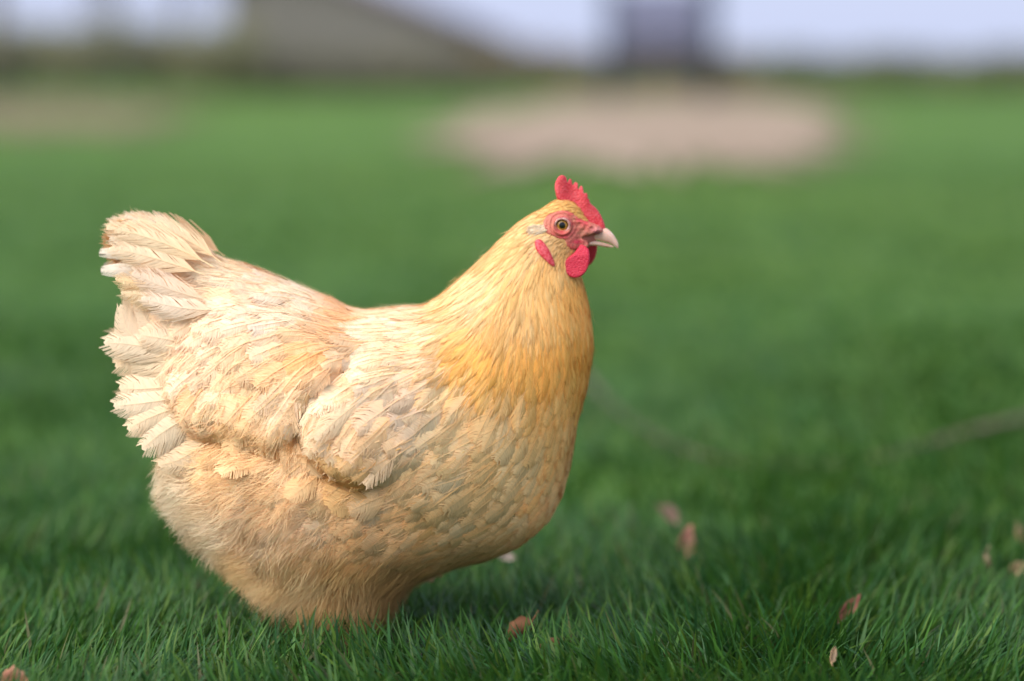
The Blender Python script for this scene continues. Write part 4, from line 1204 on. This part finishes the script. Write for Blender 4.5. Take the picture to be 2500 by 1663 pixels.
def face(side):
    n, x0, x1, y0, y1 = 1.5, 1315, 1482, 500, 622
    xs = np.arange(x0, x1, n); ys = np.arange(y0, y1, n)
    X, Y = np.meshgrid(xs, ys)
    # soft mask
    d = np.array([[np.min(np.linalg.norm(face_poly - (a, b), axis=1)) for a in xs] for b in ys])
    I = inside(face_poly, X, Y)
    sd = np.where(I, d, -d)
    use = sd > -7
    r = np.hypot((X - EYE_PX[0]), (Y - EYE_PX[1]))
    off = np.interp(sd, [-7, -2, 4], [-0.0016, 0.0002, 0.0014])
    off += 0.00055 * np.sin(r * 0.62 + 1.2 * noise2(X / 9, Y / 9)) * np.clip((46 - r) / 20, 0, 1) * (r > 18)       # wrinkles round the eye
    off += 0.0016 * np.exp(-((r - 21) / 4.5) ** 2)
    off += 0.0014 * (noise2(X / 7 + 3, Y / 5) - 0.5) * np.clip((X - 1385) / 25, 0, 1)
    off -= 0.0035 * np.exp(-(r / 13) ** 4)
    off += 0.0016 * np.exp(-(((X - 1452) / 15) ** 2 + ((Y - 562) / 8) ** 2))
    w = surf(X, Y)
    w = np.maximum(w, np.interp(X, [1400, 1440, 1480], [0.010, 0.0105, 0.0062]) * np.clip((sd + 7) / 7, 0, 1))
    Wd = unproj(X, Y, 0.0)
    V = np.stack([Wd[..., 0], side * (w + off), Wd[..., 2]], -1)
    cell = use[:-1, :-1] & use[1:, :-1] & use[1:, 1:] & use[:-1, 1:]
    lab = np.zeros(cell.shape, bool); lab[int((548 - y0) / n), int((1340 - x0) / n)] = True
    for _ in range(600):
        g = lab.copy(); g[1:] |= lab[:-1]; g[:-1] |= lab[1:]; g[:, 1:] |= lab[:, :-1]; g[:, :-1] |= lab[:, 1:]
        g &= cell
        if (g == lab).all(): break
        lab = g
    use = np.zeros(X.shape, bool); use[:-1, :-1] |= lab; use[1:, :-1] |= lab; use[1:, 1:] |= lab; use[:-1, 1:] |= lab
    ids = -np.ones(X.shape, int); ids[use] = np.arange(use.sum())
    F = []
    for i, j in zip(*np.nonzero(lab)):
        q = [ids[i, j], ids[i + 1, j], ids[i + 1, j + 1], ids[i, j + 1]]
        F.append(q if side < 0 else q[::-1])
    red = np.array([.58, .065, .075]); dull = np.array([.54, .19, .12]); pink = np.array([.66, .22, .22])
    a = noise2(X / 10, Y / 8)[..., None]
    C = red * (1 - a) + dull * a
    k = np.clip((X - 1385) / 30, 0, 1)[..., None] * np.clip((Y - 552) / 14, 0, 1)[..., None] * 0.55
    C = C * (1 - k) + np.array([.46, .20, .13]) * k
    b = np.exp(-(((X - 1455) / 16) ** 2 + ((Y - 560) / 9) ** 2))[..., None]
    C = C * (1 - b * .7) + pink * b * .7
    g = np.exp(-(((X - 1408) / 16) ** 2 + ((Y - 588) / 6) ** 2))[..., None]
    C = C * (1 - g) + np.array([.64, .05, .085]) * g
    o = mesh_np('face_skin', V[use], np.array(F), C[use], mat=M_FACE, parent=hen)
    o.modifiers.new('s', 'SMOOTH').iterations = 1
    # eye
    R = 0.0078
    cy = side * (eye_y - R + 0.0022)
    c = np.array([eye_xz[0], cy, eye_xz[1]])
    th = np.linspace(0, 0.88, 12); ph = np.linspace(0, 2 * np.pi, 40, endpoint=False)
    def cap(th, R):
        V = []; F = []
        for t in th:
            for q in ph: V.append(c + R * np.array([math.sin(t) * math.cos(q), side * math.cos(t), math.sin(t) * math.sin(q)]))
        m = len(ph)
        for i in range(len(th) - 1):
            for j in range(m):
                f = [i * m + j, i * m + (j + 1) % m, (i + 1) * m + (j + 1) % m, (i + 1) * m + j]
                F.append(f if side < 0 else f[::-1])
        return np.array(V), np.array(F)
    V, F = cap(th, R)
    eye = mesh_np('eye', V, F, mat=m_iris, parent=hen)
    V, F = cap(np.linspace(0.001, 0.345, 5), R * 1.012)
    mesh_np('pupil', V, F, mat=m_pupil, parent=eye)
    # dark rim then two fleshy lid rings
    for nm, rr, zz, tr, mt in (('eye_rim', 0.0050, 0.0000, 0.0006, m_pupil), ('eyelid', 0.0059, -0.0003, 0.0010, M_LID), ('eyelid', 0.0072, -0.0008, 0.0007, M_FACE2)):
        a = np.linspace(0, 2 * np.pi, 41)
        y_ = side * (eye_y + 0.0020 + zz - (0.0014 if rr < .0055 else 0.0))
        pts = np.stack([eye_xz[0] + rr * np.cos(a) * 1.05, np.full(41, y_) - side * 0.0, eye_xz[1] + rr * np.sin(a) * 0.97], 1)
        pts[:, 1] += side * 0.0006 * np.sin(a)
        V, F = tube_np(pts, tr * (1 + 0.12 * np.sin(a * 7 + rr * 900)), 8, cap=False)
        mesh_np(nm, V, F, mat=mt, parent=eye)
M_FACE2 = noise_mat('orbit_skin', (0.46, 0.07, 0.08), (0.62, 0.16, 0.15), 500, 0.55, 0.3, 0.6, 800, 0.15)
for side in (-1, 1): face(side)

# ear tuft: a brush of cream bristles over the ear
def tuft(side):
    r = np.random.default_rng(77)
    fe = []
    for i in range(150):
        a, q = r.random() * 6.28, r.random() ** 0.5
        px, py = 1316 + 17 * q * math.cos(a), 557 + 9 * q * math.sin(a)
        root = np.array([*xz(px + 6, py - 2)]); y = float(surf(px, py)) + 0.0003 + 0.0012 * r.random()
        L = 9 + 17 * r.random()
        da = 0.28 + 0.30 * r.normal()
        tip = xz(px - L * math.cos(da), py + L * math.sin(da))
        Q, F, N, C = flat_feather(root, tip, (1.1 + 0.9 * r.random()) * S, side * y, side * (y + 0.0010 * r.random()), 0.0006 * r.normal(), .8, .9, 5, cA((.90, .73, .53)) * (0.92 + 0.12 * r.random()), side)
        fe.append((Q, F, N, C))
    off = 0; V, F, N, C = [], [], [], []
    for q, f, n, c in fe:
        V.append(q); F.append(f + off); N.append(n); C.append(c); off += len(q)
    mesh_np('ear_tuft', np.concatenate(V), np.concatenate(F), np.concatenate(C), np.concatenate(N), M_FEATHER, hen)
for side in (-1, 1): tuft(side)

tick('head')
# ---- legs
def leg(px, side, y):
    top = np.array([*unproj(px + 22, 1440, 0)]); top[1] = y
    foot = np.array([*unproj(px - 8, 1600, 0)]); foot[1] = y; foot[2] = 0.007
    P = np.array([top, top * 0.6 + foot * 0.4 + np.array([-0.003, 0, 0]), top * 0.15 + foot * 0.85, foot])
    V, F = tube_np(P, [0.0085, 0.0062, 0.0058, 0.0075], 12)
    shank = mesh_np('leg', V, F, mat=M_SHANK, parent=hen)
    for ang, L in ((0.0, 0.058), (0.55, 0.050), (-0.55, 0.050), (math.pi - 0.35 * side, 0.026)):
        d = np.array([math.cos(ang), math.sin(ang), 0])
        pts = np.array([foot, foot + d * L * 0.35 + (0, 0, 0.002), foot + d * L * 0.7 + (0, 0, -0.001), foot + d * L + (0, 0, -0.002)])
        V, F = tube_np(pts, [0.0058, 0.0050, 0.0046, 0.0036], 10)
        mesh_np('toe', V, F, mat=M_SHANK, parent=shank)
        e = pts[-1]
        V, F = tube_np(np.array([e, e + d * 0.006 + (0, 0, 0.0012), e + d * 0.012 - (0, 0, 0.002)]), [0.0030, 0.0022, 0.0003], 8)
        mesh_np('claw', V, F, mat=M_CLAW, parent=shank)
leg(868, -1, -0.026)
leg(900, 1, 0.030)
print('tris', sum(len(o.data.loop_triangles) if o.data.loop_triangles else sum(len(p.vertices) - 2 for p in o.data.polygons) for o in scene.objects if o.type == 'MESH' and len(o.data.polygons) < 50000))
